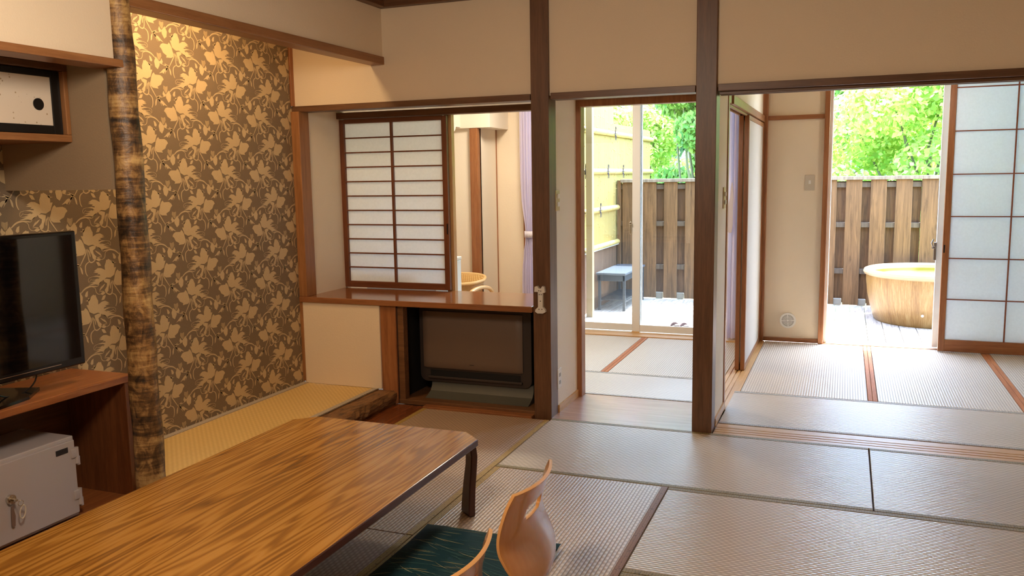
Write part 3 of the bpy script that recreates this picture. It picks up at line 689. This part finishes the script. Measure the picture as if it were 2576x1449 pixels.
# ================================================================ LOW TABLE
n = NT('table_veneer'); v = n.mp((5.0, .36, 1)); w_ = n.noise(v, 1.5, 2.6, .5, .25); fine = n.noise(n.mp((90, 2, 20)), 2, 3, .6)
rings = n.m('ADD', n.m('MULTIPLY', n.m('SINE', n.m('MULTIPLY', w_, 95)), .5), .5)
f = n.m('ADD', n.m('MULTIPLY', rings, .42), n.m('ADD', n.m('MULTIPLY', fine, .28), n.m('MULTIPLY', w_, .30)))
col = n.ramp(f, (.14, srgb(80,50,18)), (.30, srgb(142,94,36)), (.6, srgb(176,124,52)), (.9, srgb(196,146,72)))
VEN = n.set(col, .22, spec=.6); n.p.inputs['Coat Weight'].default_value = .25; n.p.inputs['Coat Roughness'].default_value = .12
EDG = plain('table_edge', (74,42,36), .3)
t = thing('low_table', 'long low table with amber wood grain top and dark bent legs', 'table', (-1.83, 2.2, 0))
tx0, tx1, ty0, ty1, tz = -2.282, -1.372, 1.25, 3.155, .332
def octo(x0, x1, y0, y1, cx_, cy): return [(x0+cx_,y0),(x1-cx_,y0),(x1,y0+cy),(x1,y1-cy),(x1-cx_,y1),(x0+cx_,y1),(x0,y1-cy),(x0,y0+cy)]
m = MB(); m.prism(octo(tx0, tx1, ty0, ty1, .085, .078), 'z', tz-.030, tz)
bm = bmesh.new(); 
o = m.build('tabletop', [VEN, EDG], t)
for p in o.data.polygons:
    if abs(p.normal.z) < .5 or p.normal.z < -.5: p.material_index = 1
md = o.modifiers.new('b', 'BEVEL'); md.width = .005; md.segments = 3
# legs: bent plates, curving down out of the top, widening to the foot
def tleg(sx, sy):
    m = MB(); cx_ = tx1 if sx > 0 else tx0; cy_ = ty1 if sy > 0 else ty0
    A = Vector((cx_-sx*.085, cy_)); Bp = Vector((cx_, cy_-sy*.078)); d = (A-Bp).normalized(); L = (A-Bp).length
    nn = Vector((sx*abs(d.y), sy*abs(d.x)))                  # outward, square to the cut corner
    # (offset outward, z of the plate's middle, width from the long-side edge, inset from that edge)
    path = [(-.105,tz-.016,L+.01,-.004),(-.06,tz-.017,L,-.001),(-.034,tz-.024,L*.9,.0),(-.020,tz-.042,L*.72,.002),(-.0155,tz-.075,L*.56,.004),(-.018,tz-.12,L*.54,.005),(-.026,.13,L*.62,.005),(-.030,.05,L*.72,.005),(-.031,0,L*.78,.005)]
    th = .029; V = []
    for i, (o_, z, w, ins) in enumerate(path):
        a = path[max(i-1,0)]; b = path[min(i+1,len(path)-1)]; t_ = Vector((b[0]-a[0], b[1]-a[1])).normalized(); q = Vector((-t_.y, t_.x))
        for u, s_ in ((ins, 1), (ins+w, 1), (ins+w, -1), (ins, -1)):
            p = Bp + d*u + nn*(o_+q.x*s_*th/2); V.append((p.x, p.y, min(tz-.001, max(.0015, z+q.y*s_*th/2))))
    F = []
    for i in range(len(path)-1):
        for q in range(4): F.append((i*4+q, i*4+(q+1)%4, (i+1)*4+(q+1)%4, (i+1)*4+q))
    F += [(0,1,2,3), tuple(len(V)-4+q for q in range(4))[::-1]]
    bm = bmesh.new(); vs = [bm.verts.new(v) for v in V]
    for f_ in F: bm.faces.new([vs[i] for i in f_])
    bmesh.ops.recalc_face_normals(bm, faces=bm.faces); m.frombm(bm)
    o = m.build('leg', EDG, t); md = o.modifiers.new('b', 'BEVEL'); md.width = .005; md.segments = 3
for sx in (1, -1):
    for sy in (1, -1): tleg(sx, sy)

# ================================================================ LEGLESS CHAIRS
n = NT('bent_ply'); f = n.noise(n.mp((20, 20, 3)), 3, 3, .5); CH = n.set(n.mix(f, srgb(184,122,66), srgb(200,140,80)), .22, spec=.6); n.p.inputs['Coat Weight'].default_value = .4
PLY = plain('ply_edge', (222,168,104), .4)
def make_chair(label):
    # local frame: sitter faces -x; y across; origin on the floor under the backrest
    t = thing('legless_chair', label, 'floor chair', (0, 0, 0), 'legless floor chairs at the low table')
    # centre-line profile (x, z, half width, cup depth)
    pr = [(-.45,.010,.19,0),(-.43,.009,.205,0),(-.30,.008,.212,.001),(-.20,.008,.20,.003),(-.12,.010,.175,.008),(-.055,.014,.150,.012),(-.015,.024,.140,.016),(.012,.048,.138,.02),(.036,.085,.15,.024),(.047,.12,.168,.027),(.037,.16,.188,.03),(.018,.20,.200,.032),(.002,.24,.203,.034),(-.002,.28,.200,.036),(.003,.32,.195,.037),(.014,.36,.190,.038),(.028,.40,.182,.039),(.042,.43,.176,.039)]
    P = []
    for i in range(len(pr)-1):
        a0, a1, a2, a3 = (np.array(pr[max(0, min(len(pr)-1, i+q))]) for q in (-1,0,1,2))
        for s in (0, .25, .5, .75): P.append(.5*((2*a1)+(a2-a0)*s+(2*a0-5*a1+4*a2-a3)*s*s+(3*a1-a0-3*a2+a3)*s**3))
    P.append(np.array(pr[-1])); nu = 32; V = []; th = .009
    N = len(P)
    for i, q in enumerate(P):
        d = P[min(i+1,N-1)] - P[max(i-1,0)]; L = math.hypot(d[0], d[1]); nx_, nz_ = d[1]/L, -d[0]/L
        for k in range(nu+1):
            u = -1+2*k/nu; bow = q[3]*u*u; V.append([q[0]-bow*abs(nx_), u*q[2], q[1] + (-nz_)*0 + (bow*abs(nz_)*.2)])
    idx = lambda i, k: i*(nu+1)+k
    bm = bmesh.new(); vs = [bm.verts.new(v) for v in V]
    hz = [i for i in range(N-1) if .312 < (P[i][1]+P[i+1][1])/2 < .358]
    for i in range(N-1):
        for k in range(nu):
            u = abs(-1+2*(k+.5)/nu)
            if i in hz and u < (.30 if i in (hz[0], hz[-1]) else .37): continue
            bm.faces.new((vs[idx(i,k)], vs[idx(i,k+1)], vs[idx(i+1,k+1)], vs[idx(i+1,k)]))
    for v in [v for v in bm.verts if not v.link_faces]: bm.verts.remove(v)
    me = bpy.data.meshes.new('chair_shell'); bm.to_mesh(me); bm.free()
    me.materials.append(CH); me.materials.append(PLY)
    me.polygons.foreach_set('use_smooth', [True]*len(me.polygons))
    o = bpy.data.objects.new('chair_shell', me); COL.objects.link(o); o.parent = t
    md = o.modifiers.new('s', 'SOLIDIFY'); md.thickness = .011; md.offset = 0; md.material_offset_rim = 1
    md = o.modifiers.new('b', 'BEVEL'); md.width = .002; md.segments = 2; md.limit_method = 'ANGLE'; md.angle_limit = math.radians(50)
    return t
ch = make_chair('bent plywood legless chair, the whole back with its handle slot showing')
CX, CY = -.920, 2.478
ch.location = (CX, CY, .001)
def dup(root, label):
    r = root.copy(); COL.objects.link(r); r['label'] = label
    for c in list(root.children):
        d_ = c.copy(); COL.objects.link(d_); d_.parent = r
    return r
c2 = dup(ch, 'bent plywood legless chair cut off by the bottom edge, only its top corner showing')
c2.location = (CX+.030, CY-.600, .001)
# cushion with drawn grass strokes
def cushion(x0, x1, y0, y1, zb, label):
    t = thing('floor_cushion', label, 'cushion', ((x0+x1)/2, (y0+y1)/2, zb))
    n_ = 40
    def hh(u, v):
        e = (max(0, 1-abs(u)**3.2)*max(0, 1-abs(v)**3.2))
        return .046*e**.42 - .012*math.exp(-((u/.10)**2+(v/.10)**2))
    def pt(u, v, s=1, lift=0):
        pin = 1-.05*(1-abs(u*v)); x = (x0+x1)/2+(x1-x0)/2*u*(1-.035*(1-v*v)); y = (y0+y1)/2+(y1-y0)/2*v*(1-.035*(1-u*u))
        return (x, y, zb+.024+s*hh(u, v)*.62+lift)
    m = MB()
    for s in (1, -1):
        b0 = len(m.v)
        for i in range(n_+1):
            for j in range(n_+1):
                p = pt(-1+2*i/n_, -1+2*j/n_, 1) if s > 0 else pt(-1+2*i/n_, -1+2*j/n_, 0); p = p if s > 0 else (p[0], p[1], max(zb, zb+.024-.024*min(1, 8*hh(-1+2*i/n_, -1+2*j/n_)/.046)))
                m.v.append(p)
        for i in range(n_):
            for j in range(n_):
                q = (b0+i*(n_+1)+j, b0+(i+1)*(n_+1)+j, b0+(i+1)*(n_+1)+j+1, b0+i*(n_+1)+j+1); m.f.append(q if s > 0 else q[::-1]); m.m.append(0)
    rnd = random.Random(5)
    for _ in range(230):
        u = rnd.uniform(-.98,.9); v = rnd.uniform(-.98,.98); L = rnd.uniform(.2,.5); c = rnd.uniform(.05,.20)*rnd.choice((1,1,1,1,-1)); a = rnd.uniform(-.15,.15); w = rnd.uniform(.0007,.0017)
        m.cur = 1 if rnd.random() < .3 else 2; S_ = []
        for k in range(9):
            s = k/8; S_.append((u+L*s, v+a*s*.5-c*math.sqrt(s+.02)*.6))
        if any(abs(p[0]) > .99 or abs(p[1]) > .99 for p in S_): continue
        b0 = len(m.v)
        for k, p in enumerate(S_):
            q = pt(p[0], p[1], 1, .0011); ww = w*math.sin(PI*(k+.7)/9.4); m.v.append((q[0], q[1]-ww, q[2])); m.v.append((q[0], q[1]+ww, q[2]))
        for k in range(8): m.f.append((b0+2*k, b0+2*k+2, b0+2*k+3, b0+2*k+1)); m.m.append(m.cur)
    m.cur = 0
    m.build('cushion_cover', [fabric('teal_cotton', (20,54,58), 0, .75), fabric('cream_print', (150,146,104), 0, .8), fabric('teal_print', (56,92,86), 0, .8)], t, smooth=True)
cushion(-1.503, -.945, 2.275, 2.862, .012, 'dark teal seat cushion printed with fine grass strokes, on the nearer side of the chair')

# ================================================================ HALL BEHIND THE COUNTER
t = thing('refrigerator', 'white refrigerator edge behind the counter opening', 'refrigerator', (-2.85, 5.5, 0))
B(-3.15, -2.602, 5.18, 5.60, .02, .80, b=.006).build('fridge_body', plain('fridge_white', (232,238,236), .3), t)
B(-3.155, -2.598, 5.175, 5.605, .80, .826, b=.006).build('fridge_top', WHT, t)
B(-2.80,-2.66,5.44,5.56,.826,.838).build('tray', plain('tray_brown', (170,150,120), .5), t)
# air conditioner above
t = thing('air_conditioner', 'white air conditioner end showing just past the small screen', 'air conditioner', (-3.4, 6.7, 1.9))
MB().prism([(6.86,2.10),(6.64,2.10),(6.60,2.02),(6.61,1.90),(6.66,1.83),(6.86,1.83)], 'x', -3.59, -3.16).build('housing', plain('ac_white', (236,230,218), .4), t)
MB().prism([(6.67,1.835),(6.62,1.79),(6.60,1.765),(6.64,1.765),(6.70,1.80),(6.72,1.835)], 'x', -3.56, -3.14).build('air_flap', plain('ac_white', (236,230,218), .4), t)
# rattan chair
def rattan(cx, cy, lab):
    t = thing('rattan_chair', lab, 'chair', (cx, cy, 0), 'rattan chairs')
    n = NT('rattan_weave'); o_ = n.xyz(); a = n.m('MULTIPLY', n.m('ADD', n.m('SINE', n.m('MULTIPLY', o_[2], 500)), 1), .5); b = n.m('MULTIPLY', n.m('ADD', n.m('SINE', n.m('MULTIPLY', n.m('ADD', o_[0], o_[1]), 350)), 1), .5)
    f = n.m('MULTIPLY', a, b); n.bump(f, .002); WV = n.set(n.ramp(f, (.1, srgb(196,150,84)), (.7, srgb(238,206,146))), .5)
    CANE = plain('pale_cane', (236,200,140), .35)
    m = MB(); Ln = 40; rows = [(0.0,.24,.20,.20),(0.3,.25,.215,.31),(.7,.275,.235,.43),(1,.305,.255,.535)]
    for _, rx, ry, z in rows:
        for k in range(Ln):
            a = 2*PI*k/Ln; cs, sn = math.cos(a), math.sin(a)
            ex = abs(cs)**.6*math.copysign(1, cs); ey = abs(sn)**.6*math.copysign(1, sn)
            lift = 0.0 if sn < .2 else .03*sn*_
            m.v.append((cx+rx*ex, cy+ry*ey, z+lift))
    for i in range(3):
        for k in range(Ln): m.f.append((i*Ln+k, i*Ln+(k+1)%Ln, (i+1)*Ln+(k+1)%Ln, (i+1)*Ln+k)); m.m.append(0)
    m.f.append(tuple(range(Ln))[::-1]); m.m.append(0)
    top = [m.v[3*Ln+k] for k in range(Ln)]
    o = m.build('woven_seat', WV, t, smooth=True); md = o.modifiers.new('s', 'SOLIDIFY'); md.thickness = .012
    MB().tube(top+[top[0]], .013, 8, cap=False).build('rim', CANE, t, smooth=True)
    for s in (-1, 1):
        x = cx+s*.27; P = [(x+s*.03, cy-.30, .0),(x+s*.04,cy-.31,.25),(x+s*.045,cy-.29,.40),(x+s*.045,cy-.22,.465),(x+s*.045,cy-.08,.485),(x+s*.045,cy+.08,.475),(x+s*.045,cy+.20,.44),(x+s*.04,cy+.26,.36),(x+s*.03,cy+.28,.0)]
        Q = []
        for i in range(len(P)-1):
            p0, p1, p2, p3 = (np.array(P[max(0, min(len(P)-1, i+q))]) for q in (-1,0,1,2))
            for u in (0,.25,.5,.75): Q.append(.5*((2*p1)+(p2-p0)*u+(2*p0-5*p1+4*p2-p3)*u*u+(3*p1-p0-3*p2+p3)*u**3))
        Q.append(P[-1]); MB().tube([tuple(q) for q in Q], .016, 10).build('arm_hoop', CANE, t, smooth=True)
rattan(-3.12, 6.42, 'rattan chair with a woven flared seat shell behind the counter opening')
t = thing('side_table', 'small amber wooden table low behind the rattan chair', 'table', (-3.19, 6.77, 0))
B(-3.34, -3.04, 6.70, 6.835, .43, .455).build('table_top', LW('x'), t)
for a in (-3.32,-3.065):
    for b in (6.72,6.815): B(a-.012,a+.012,b-.012,b+.012,0,.43).build('leg', OW('z'), t)
# ================================================================ OUTSIDE
FY = 9.75
def wod(name, c1, c2, rough=.65):
    n = NT(name); a = n.noise(n.mp((16,16,1.1)), 2.5, 6, .65, .7); kn = n.vor(n.mp((5,5,1.6)), 1.6, rnd=1); 
    r = n.n('ShaderNodeObjectInfo')
    f = n.m('SUBTRACT', a, n.m('MULTIPLY', n.m('SUBTRACT', .13, kn, clamp=True), 1.6))
    n.bump(a, .002); return n.set(n.ramp(f, (.30, srgb(*c2)), (.66, srgb(*c1))), rough, spec=.25)
FW = wod('fence_wood', (116,86,56), (76,55,34)); FC = wod('fence_cap_wood', (140,126,108), (100,88,74))
t = thing('board_fence', 'brown board-on-board wooden fence with a capping rail around the deck', 'fence', (0, FY, -.05))
m = MB(); m2 = MB(); rr = random.Random(3); x = -2.46; i = 0
while x < 3.4:
    m.bbox(x+.03, x+.03+.155+rr.uniform(-.004,.004), FY-.012, FY+.006, -.035, 1.305, b=.003)
    m2.bbox(x+.165, x+.275, FY+.042, FY+.058, -.02, 1.29, b=.003); x += .243
m2.bbox(-2.45,-2.39,FY+.042,FY+.058,-.02,1.29)
B(-2.496, -2.452, FY-.01, FY+.06, -.045, 1.33).build('end_post', FW, t); m.build('front_boards', FW, t); m2.build('backing_boards', wod('fence_wood_back', (98,72,48), (62,45,30)), t)
for z in (.30, .80, 1.225): B(-2.452, 3.4, FY+.006, FY+.042, z, z+.055).build('rail', wod('fence_rail_wood', (92,80,68), (68,58,48)), t)
B(-2.452, 3.4, FY-.035, FY+.085, 1.305, 1.342, b=.004).build('capping', FC, t)
x = -2.295
while x < 3.3: B(x+.01, x+.10, FY+.008, FY+.04, -.045, .03, b=.01).build('foot_block', plain('foot_grey', (130,126,116), .6), t); x += .243
# deck
n = NT('deck_wood'); a = n.noise(n.mp((20,1.4,6)), 2.2, 5, .65, .9); n.bump(a, .002)
DK = n.set(n.ramp(a, (.3, srgb(128,120,112)), (.65, srgb(184,176,166))), .6, spec=.3)
m = MB(); x = -2.60; i = 0
while x < 3.4: m.bbox(x+.0025, x+.1385, 7.43, FY+.10, -.085, -.05 + rr.uniform(-.0008,.0008), b=.003); x += .141
m.build('deck', DK); bpy.data.objects['deck']['kind'] = 'structure'
struct('ground', X(-30, 30, 7.43, 60, -1.9, -1.5), plain('earth', (90,96,60), .9))
# bamboo screen wall, stepped
BX = -2.50
n = NT('yellow_bamboo'); o_ = n.xyz(); r = n.m('DIVIDE', o_[1], .021); fr = n.m('FRACT', r); pf_ = n.m('SINE', n.m('MULTIPLY', fr, PI))
vo = n.noise(n.mp((1, 24, 1.2)), 2, 2); idn = n.m('FRACT', n.m('MULTIPLY', n.m('FLOOR', r), .37))
n.bump(n.m('POWER', pf_, .5), .006, 1); BAM = n.set(n.mix(n.m('ADD', n.m('MULTIPLY', idn, .5), n.m('MULTIPLY', vo, .5)), srgb(146,126,70), srgb(170,150,92)), .4, spec=.4)
BR = plain('bamboo_pole', (176,158,100), .35)
t = thing('bamboo_fence', 'yellow bamboo screen fence with tied horizontal poles along the deck side', 'fence', (BX, 9, .6))
m = MB().box(BX-.05, BX-.01, 7.45, FY-.12, .60, 2.42).box(BX-.05, BX-.01, FY-.12, 11.6, .60, 1.98)
rb = random.Random(11); m.cur = 1
for _ in range(420):
    y = rb.uniform(7.5, 11.5); z = rb.uniform(.66, 2.38 if y < FY-.12 else 1.95); y = round(y/.021)*.021+.0105; m.bbox(BX-.013, BX-.003, y-.010, y+.010, z-.006, z+.006, b=.003)
m.build('split_bamboo_wall', [BAM, BR], t)
for z, yb in ((1.86, 11.6), (1.435, 11.6), (1.02, FY-.02), (.62, FY-.02)):
    m = MB().tube([(BX+.012, 7.45, z), (BX+.012, yb, z)], .030, 12)
    y = 7.7+z*.3
    while y < yb: m.tube([(BX+.012, y-.006, z), (BX+.012, y+.006, z)], .0325, 12); y += .47
    m.build('bamboo_pole', BR, t, smooth=35)
TW = plain('black_twine', (40,36,60), .7)
for y, z in ((9.50,1.86),(9.18,1.435),(9.86,1.435),(8.86,1.02),(10.6,1.435),(8.3,1.435),(8.1,1.86)):
    x = BX+.046; m = MB()
    m.tube([(x-.004,y,z+.032),(x+.004,y,z),(x-.004,y,z-.032)], .004, 6)
    for s in (-1, 1):
        m.tube([(x,y,z+.005),(x+.008,y+s*.022,z+.04),(x+.006,y+s*.014,z+.075),(x,y,z+.02)], .003, 6)
        m.tube([(x,y,z),(x+.008,y+s*.014,z-.035),(x+.006,y+s*.022,z-.075)], .003, 6)
        m.tube([(x,y,z),(x+.004,y+s*.035,z+.008),(x+.002,y+s*.055,z-.008)], .003, 6)
    m.build('knot', TW, t, smooth=True)
struct('wall_deck_side', X(-2.62, -2.505, 7.43, 9.80, -.08, .595), wod('side_cladding', (110,84,64), (80,58,44)))
B(-2.62, -2.47, 7.43, FY-.02, .585, .60).build('trim_26', plain('flashing', (190,190,186), .4, .4))['kind'] = 'structure'
tag(B(-2.440, -2.376, 8.27, 8.34, -.05, 2.46).build('deck_post', plain('post_beige', (140,124,92), .5)), 'beige upright post standing on the deck before the bench', 'post')
# bench
t = thing('garden_bench', 'dark slatted metal bench table against the bamboo fence on the deck', 'bench', (-2.3, 9.2, -.05))
BM = plain('bench_metal', (48,56,64), .4, .2)
B(-2.47, -2.145, 8.735, 9.68, .335, .358, b=.003).build('bench_top', plain('bench_top', (88,98,110), .25, .2), t)
B(-2.46, -2.155, 8.745, 8.76, .27, .335).bbox(-2.165,-2.155,8.76,9.66,.27,.335).build('apron', BM, t)
for a in (-2.45, -2.18):
    for b in (8.745, 9.62): B(a, a+.028, b, b+.028, -.05, .33).build('leg', BM, t)
m = MB()
for i in range(15): m.box(-2.45, -2.155, 8.80+i*.058, 8.80+i*.058+.034, .055, .066)
m.box(-2.45,-2.43,8.75,9.64,.04,.055).box(-2.175,-2.155,8.75,9.64,.04,.055)
m.build('lower_shelf', BM, t)
# slippers
def slipper(x, y, lab):
    t = thing('deck_slipper', lab, 'slipper', (x, y, -.05), 'pair of slippers on the deck')
    m = MB(); sole = [(.042*math.cos(2*PI*k/24)*(1.0 if math.sin(2*PI*k/24) > 0 else .85), .12*math.sin(2*PI*k/24)) for k in range(24)]
    m.prism([(x+a, y+b) for a, b in sole], 'z', -.049, -.034).build('sole', plain('slipper_sole', (150,120,110), .7), t)
    m = MB(); nv = 8
    for i in range(7):
        yy = -.01+.12*i/6; ww = .044*math.sqrt(max(.02, 1-(yy/.125)**2)); hgt = .05*(1-.75*(i/6)**2)
        for k in range(nv+1): a = PI*k/nv; m.v.append((x+ww*math.cos(a), y+yy, -.034+hgt*math.sin(a)))
    for i in range(6):
        for k in range(nv): m.f.append((i*(nv+1)+k, i*(nv+1)+k+1, (i+1)*(nv+1)+k+1, (i+1)*(nv+1)+k)); m.m.append(0)
    o = m.build('upper', fabric('mauve_fabric', (170,150,165)), t, smooth=True); md = o.modifiers.new('s', 'SOLIDIFY'); md.thickness = .004
slipper(-1.455, 7.86, 'mauve slipper on the deck, the one of the pair nearer the bench'); slipper(-1.365, 7.85, 'mauve slipper on the deck, the one of the pair nearer the tub')
# tub
TX, TY, TR = .805, 9.02, .62
t = thing('bath_tub', 'large round yellow-glazed tub filled with water on the deck', 'tub', (TX, TY, -.05))
n = NT('glazed_stoneware'); o_ = n.xyz(); ang = n.m('ARCTAN2', o_[1], o_[0])
cv = n.n('ShaderNodeCombineXYZ'); n.l(n.m('MULTIPLY', ang, 14), cv.inputs[0]); n.l(n.m('MULTIPLY', o_[2], 2.2), cv.inputs[1])
a = n.noise(cv.outputs[0], 3.2, 5, .7, .5); cv2 = n.n('ShaderNodeCombineXYZ'); n.l(n.m('MULTIPLY', ang, 2.2), cv2.inputs[0]); b = n.noise(cv2.outputs[0], 3, 2)
n.bump(a, .004, .8); f = n.m('ADD', n.m('MULTIPLY', a, .62), n.m('MULTIPLY', b, .38))
GLZ = n.set(n.ramp(f, (.32, srgb(108,74,32)), (.5, srgb(138,106,58)), (.66, srgb(164,140,94))), .3, spec=.6)
zz = -.05
MB().lathe([(0,zz),(.50,zz),(.515,zz+.02),(.545,zz+.12),(.575,zz+.25),(.590,zz+.38),(.592,zz+.445),(.575,zz+.46),(.55,zz+.46),(.545,zz+.40),(.53,zz+.25),(.50,zz+.10),(0,zz+.08)], (TX,TY,0), 72).build('tub_wall', GLZ, t, smooth=50)
MB().lathe([(.588,zz+.440),(.612,zz+.452),(.620,zz+.472),(.612,zz+.494),(.590,zz+.503),(.565,zz+.500),(.548,zz+.485),(.545,zz+.455)], (TX,TY,0), 72, True).build('rim', plain('rim_glaze', (156,138,108), .3), t, smooth=True)
n = NT('tub_inner_glaze'); IG = n.set(n.mix(n.noise(n.co(), 6, 3), srgb(146,134,56), srgb(126,114,42)), .25)
MB().lathe([(.549,zz+.48),(.543,zz+.40),(.540,zz+.37)], (TX,TY,0), 72).build('inner_wall', IG, t, smooth=True)
n = NT('tub_water'); v = n.noise(n.co(), 9, 3, .6, .5); n.bump(v, .01, .6); WT = n.set(srgb(176,176,84), .06, spec=.8)
MB().disc((TX,TY,zz+.425), .543, 'z', 64, .006).build('water', WT, t)
MB().disc((TX-.12,TY-.585,zz+.13), .012, 'y', 12, .01).build('drain_plug', CHR, t)

# ---------------------------------------------------------------- trees
def leafmat(name, c1, c2, t=.5):
    n = NT(name); r = n.n('ShaderNodeNewGeometry'); f = n.noise(n.co(), .9, 2); g = n.m('ADD', n.m('MULTIPLY', r.outputs['Random Per Island'], .6), n.m('MULTIPLY', f, .4))
    c = n.ramp(g, (.25, srgb(*c2)), (.75, srgb(*c1))); n.set(c, .45, spec=.4)
    tr = n.n('ShaderNodeBsdfTranslucent'); n.l(c, tr.inputs[0]); mx = n.n('ShaderNodeMixShader'); mx.inputs[0].default_value = t
    n.l(n.p.outputs[0], mx.inputs[1]); n.l(tr.outputs[0], mx.inputs[2]); n.l(mx.outputs[0], n.out.inputs[0]); return n.mat
LY = leafmat('leaf_yellow_green', (206,220,126), (138,184,76)); LGm = leafmat('leaf_fresh_green', (166,204,104), (92,148,66)); LD = leafmat('leaf_deep_green', (96,140,100), (48,86,66), .35); LB = leafmat('leaf_gold', (214,206,70), (170,176,50))
BK = plain('bark', (96,100,74), .8)
def crown(centers, nleaf, size, rng, elong=1.7, droop=0.):
    c = np.array([q[:3] for q in centers]); r = np.array([q[3] for q in centers]); w = r**2/np.sum(r**2); k = rng.choice(len(c), nleaf, p=w)
    d = rng.normal(size=(nleaf,3)); d /= np.linalg.norm(d,axis=1)[:,None]; rad = rng.uniform(.45,1,nleaf)**.5
    p = c[k] + d*(r[k]*rad)[:,None]*np.array([1,1,.8])
    nrm = d*.6 + rng.normal(size=(nleaf,3))*.6 + np.array([0,-.15,.5]); nrm /= np.linalg.norm(nrm,axis=1)[:,None]
    a = np.cross(nrm, rng.normal(size=(nleaf,3))); a[:,2] -= droop; a /= np.linalg.norm(a,axis=1)[:,None]; b = np.cross(nrm, a); b /= np.linalg.norm(b,axis=1)[:,None]
    s = size*rng.uniform(.6,1.25,nleaf)[:,None]; L = a*s*elong*.5; Wd = b*s*.5
    v = np.stack([p-L, p-L*.1+Wd, p+L, p-L*.1-Wd], 1).reshape(-1,3)
    return v, np.arange(nleaf*4).reshape(-1,4)
def tree(name, label, x, y, z0, top, R_, nleaf, size, matl, seed, group='trees beyond the fence', nb=26, droop=0, elong=1.7):
    rng = np.random.default_rng(seed); t = thing(name, label, 'tree', (x, y, z0), group); H_ = top-z0
    cs = []; br = MB(); br.tube([(x,y,z0),(x+.08,y,z0+H_*.3),(x-.05,y+.05,z0+H_*.6)], [.09,.06,.03], 8)
    for i in range(nb):
        a = rng.uniform(0, 2*PI); q = rng.uniform(.15,1)**.5*R_*.78; zz_ = z0+H_*rng.uniform(.30,.93); sh = math.sqrt(max(.08, 1-((zz_-z0)/H_-.5)**2*3.2))
        p = (x+q*math.cos(a)*sh, y+q*math.sin(a)*sh, zz_); cs.append((*p, R_*rng.uniform(.24,.42)))
        s0 = (x, y, z0+H_*rng.uniform(.15,.5)); mid = tuple((s0[j]+p[j])/2+rng.normal()*.12 for j in range(3)); br.tube([s0, mid, p], [.035,.02,.008], 6)
    v, f = crown(cs, nleaf, size, rng, elong, droop)
    me = bpy.data.meshes.new('crown'); nl = len(v)//4
    me.vertices.add(len(v)); me.vertices.foreach_set('co', (v-np.array([x,y,z0])).ravel()); me.loops.add(len(v)); me.loops.foreach_set('vertex_index', f.ravel())
    me.polygons.add(nl); me.polygons.foreach_set('loop_start', np.arange(0, nl*4, 4)); me.update(calc_edges=True); me.materials.append(matl)
    o = bpy.data.objects.new('crown', me); COL.objects.link(o); o.parent = t
    br.build('branches', BK, t, smooth=True)
TREES = [
 ('maple_tree','bright yellow-green leafy tree filling the open window above the fence', 1.15, 13.6, -1.5, 3.65, 1.95, 34000, .065, LY, 1, 0),
 ('maple_tree','fresh green leafy tree at the partition side of the open window', -.55, 18.8, -1.5, 5.0, 1.9, 24000, .066, LGm, 2, 0),
 ('cedar_tree','feathery fresh green conifer seen through the glass door beside the dark post', -2.1, 14.0, -1.5, 5.0, 1.25, 34000, .07, LGm, 3, .9),
 ('bush_tree','yellow-green bushy tree above the fence, between bamboo screen and conifer', -4.1, 18.0, -1.5, 3.05, 1.4, 18000, .065, LY, 4, 0),
 ('bush_tree','leafy yellow-green tree over the bamboo screen step', -4.9, 14.8, -1.5, 3.9, 1.5, 15000, .065, LY, 5, 0),
 ('shrub','small golden shrub peeping over the fence beside the dark post', -1.92, 12.6, -1.5, 1.62, .26, 1200, .07, LB, 6, 0),
 ('maple_tree','bright green tree hidden mostly behind the paper door', 5.2, 15, -1.5, 4.4, 1.7, 9000, .1, LY, 7, 0),
 ('pine_tree','dark blue-green tree far up the slope behind the glass doors', -6.6, 27, -1.5, 10.5, 3.2, 14000, .16, LD, 8, .2),
 ('pine_tree','dark green tree on the slope above the yellow-green crown', 1.5, 31, -1.5, 10.2, 3.8, 14000, .16, LD, 9, .2),
 ('pine_tree','dark green tree on the slope between the two windows', -3.2, 38, -1.5, 12.5, 4.2, 12000, .16, LD, 10, .2)]
for a in TREES: tree(*a[:11], droop=a[11])
# wooded slope far behind
m = MB(); nx, nyy = 60, 24; rg = random.Random(4)
for j in range(nyy+1):
    for i in range(nx+1):
        x = -45+90*i/nx; y = 42+16*j/nyy; m.v.append((x, y, -1.6+19*(j/nyy)**.75+rg.uniform(-.35,.35)))
for j in range(nyy):
    for i in range(nx): m.f.append((j*(nx+1)+i, j*(nx+1)+i+1, (j+1)*(nx+1)+i+1, (j+1)*(nx+1)+i)); m.m.append(0)
n = NT('wooded_slope'); v = n.vor(n.mp((1,1,1)), 3.2); b = n.noise(n.co(), 1.4, 5, .7); n.bump(b, .4); n.set(n.ramp(n.m('ADD', n.m('MULTIPLY', v, .5), n.m('MULTIPLY', b, .5)), (.3, srgb(60,100,84)), (.6, srgb(110,150,90))), .8)
struct('hill', m, n.mat)
for o in bpy.data.objects:
    if '_o' in o: del o['_o']
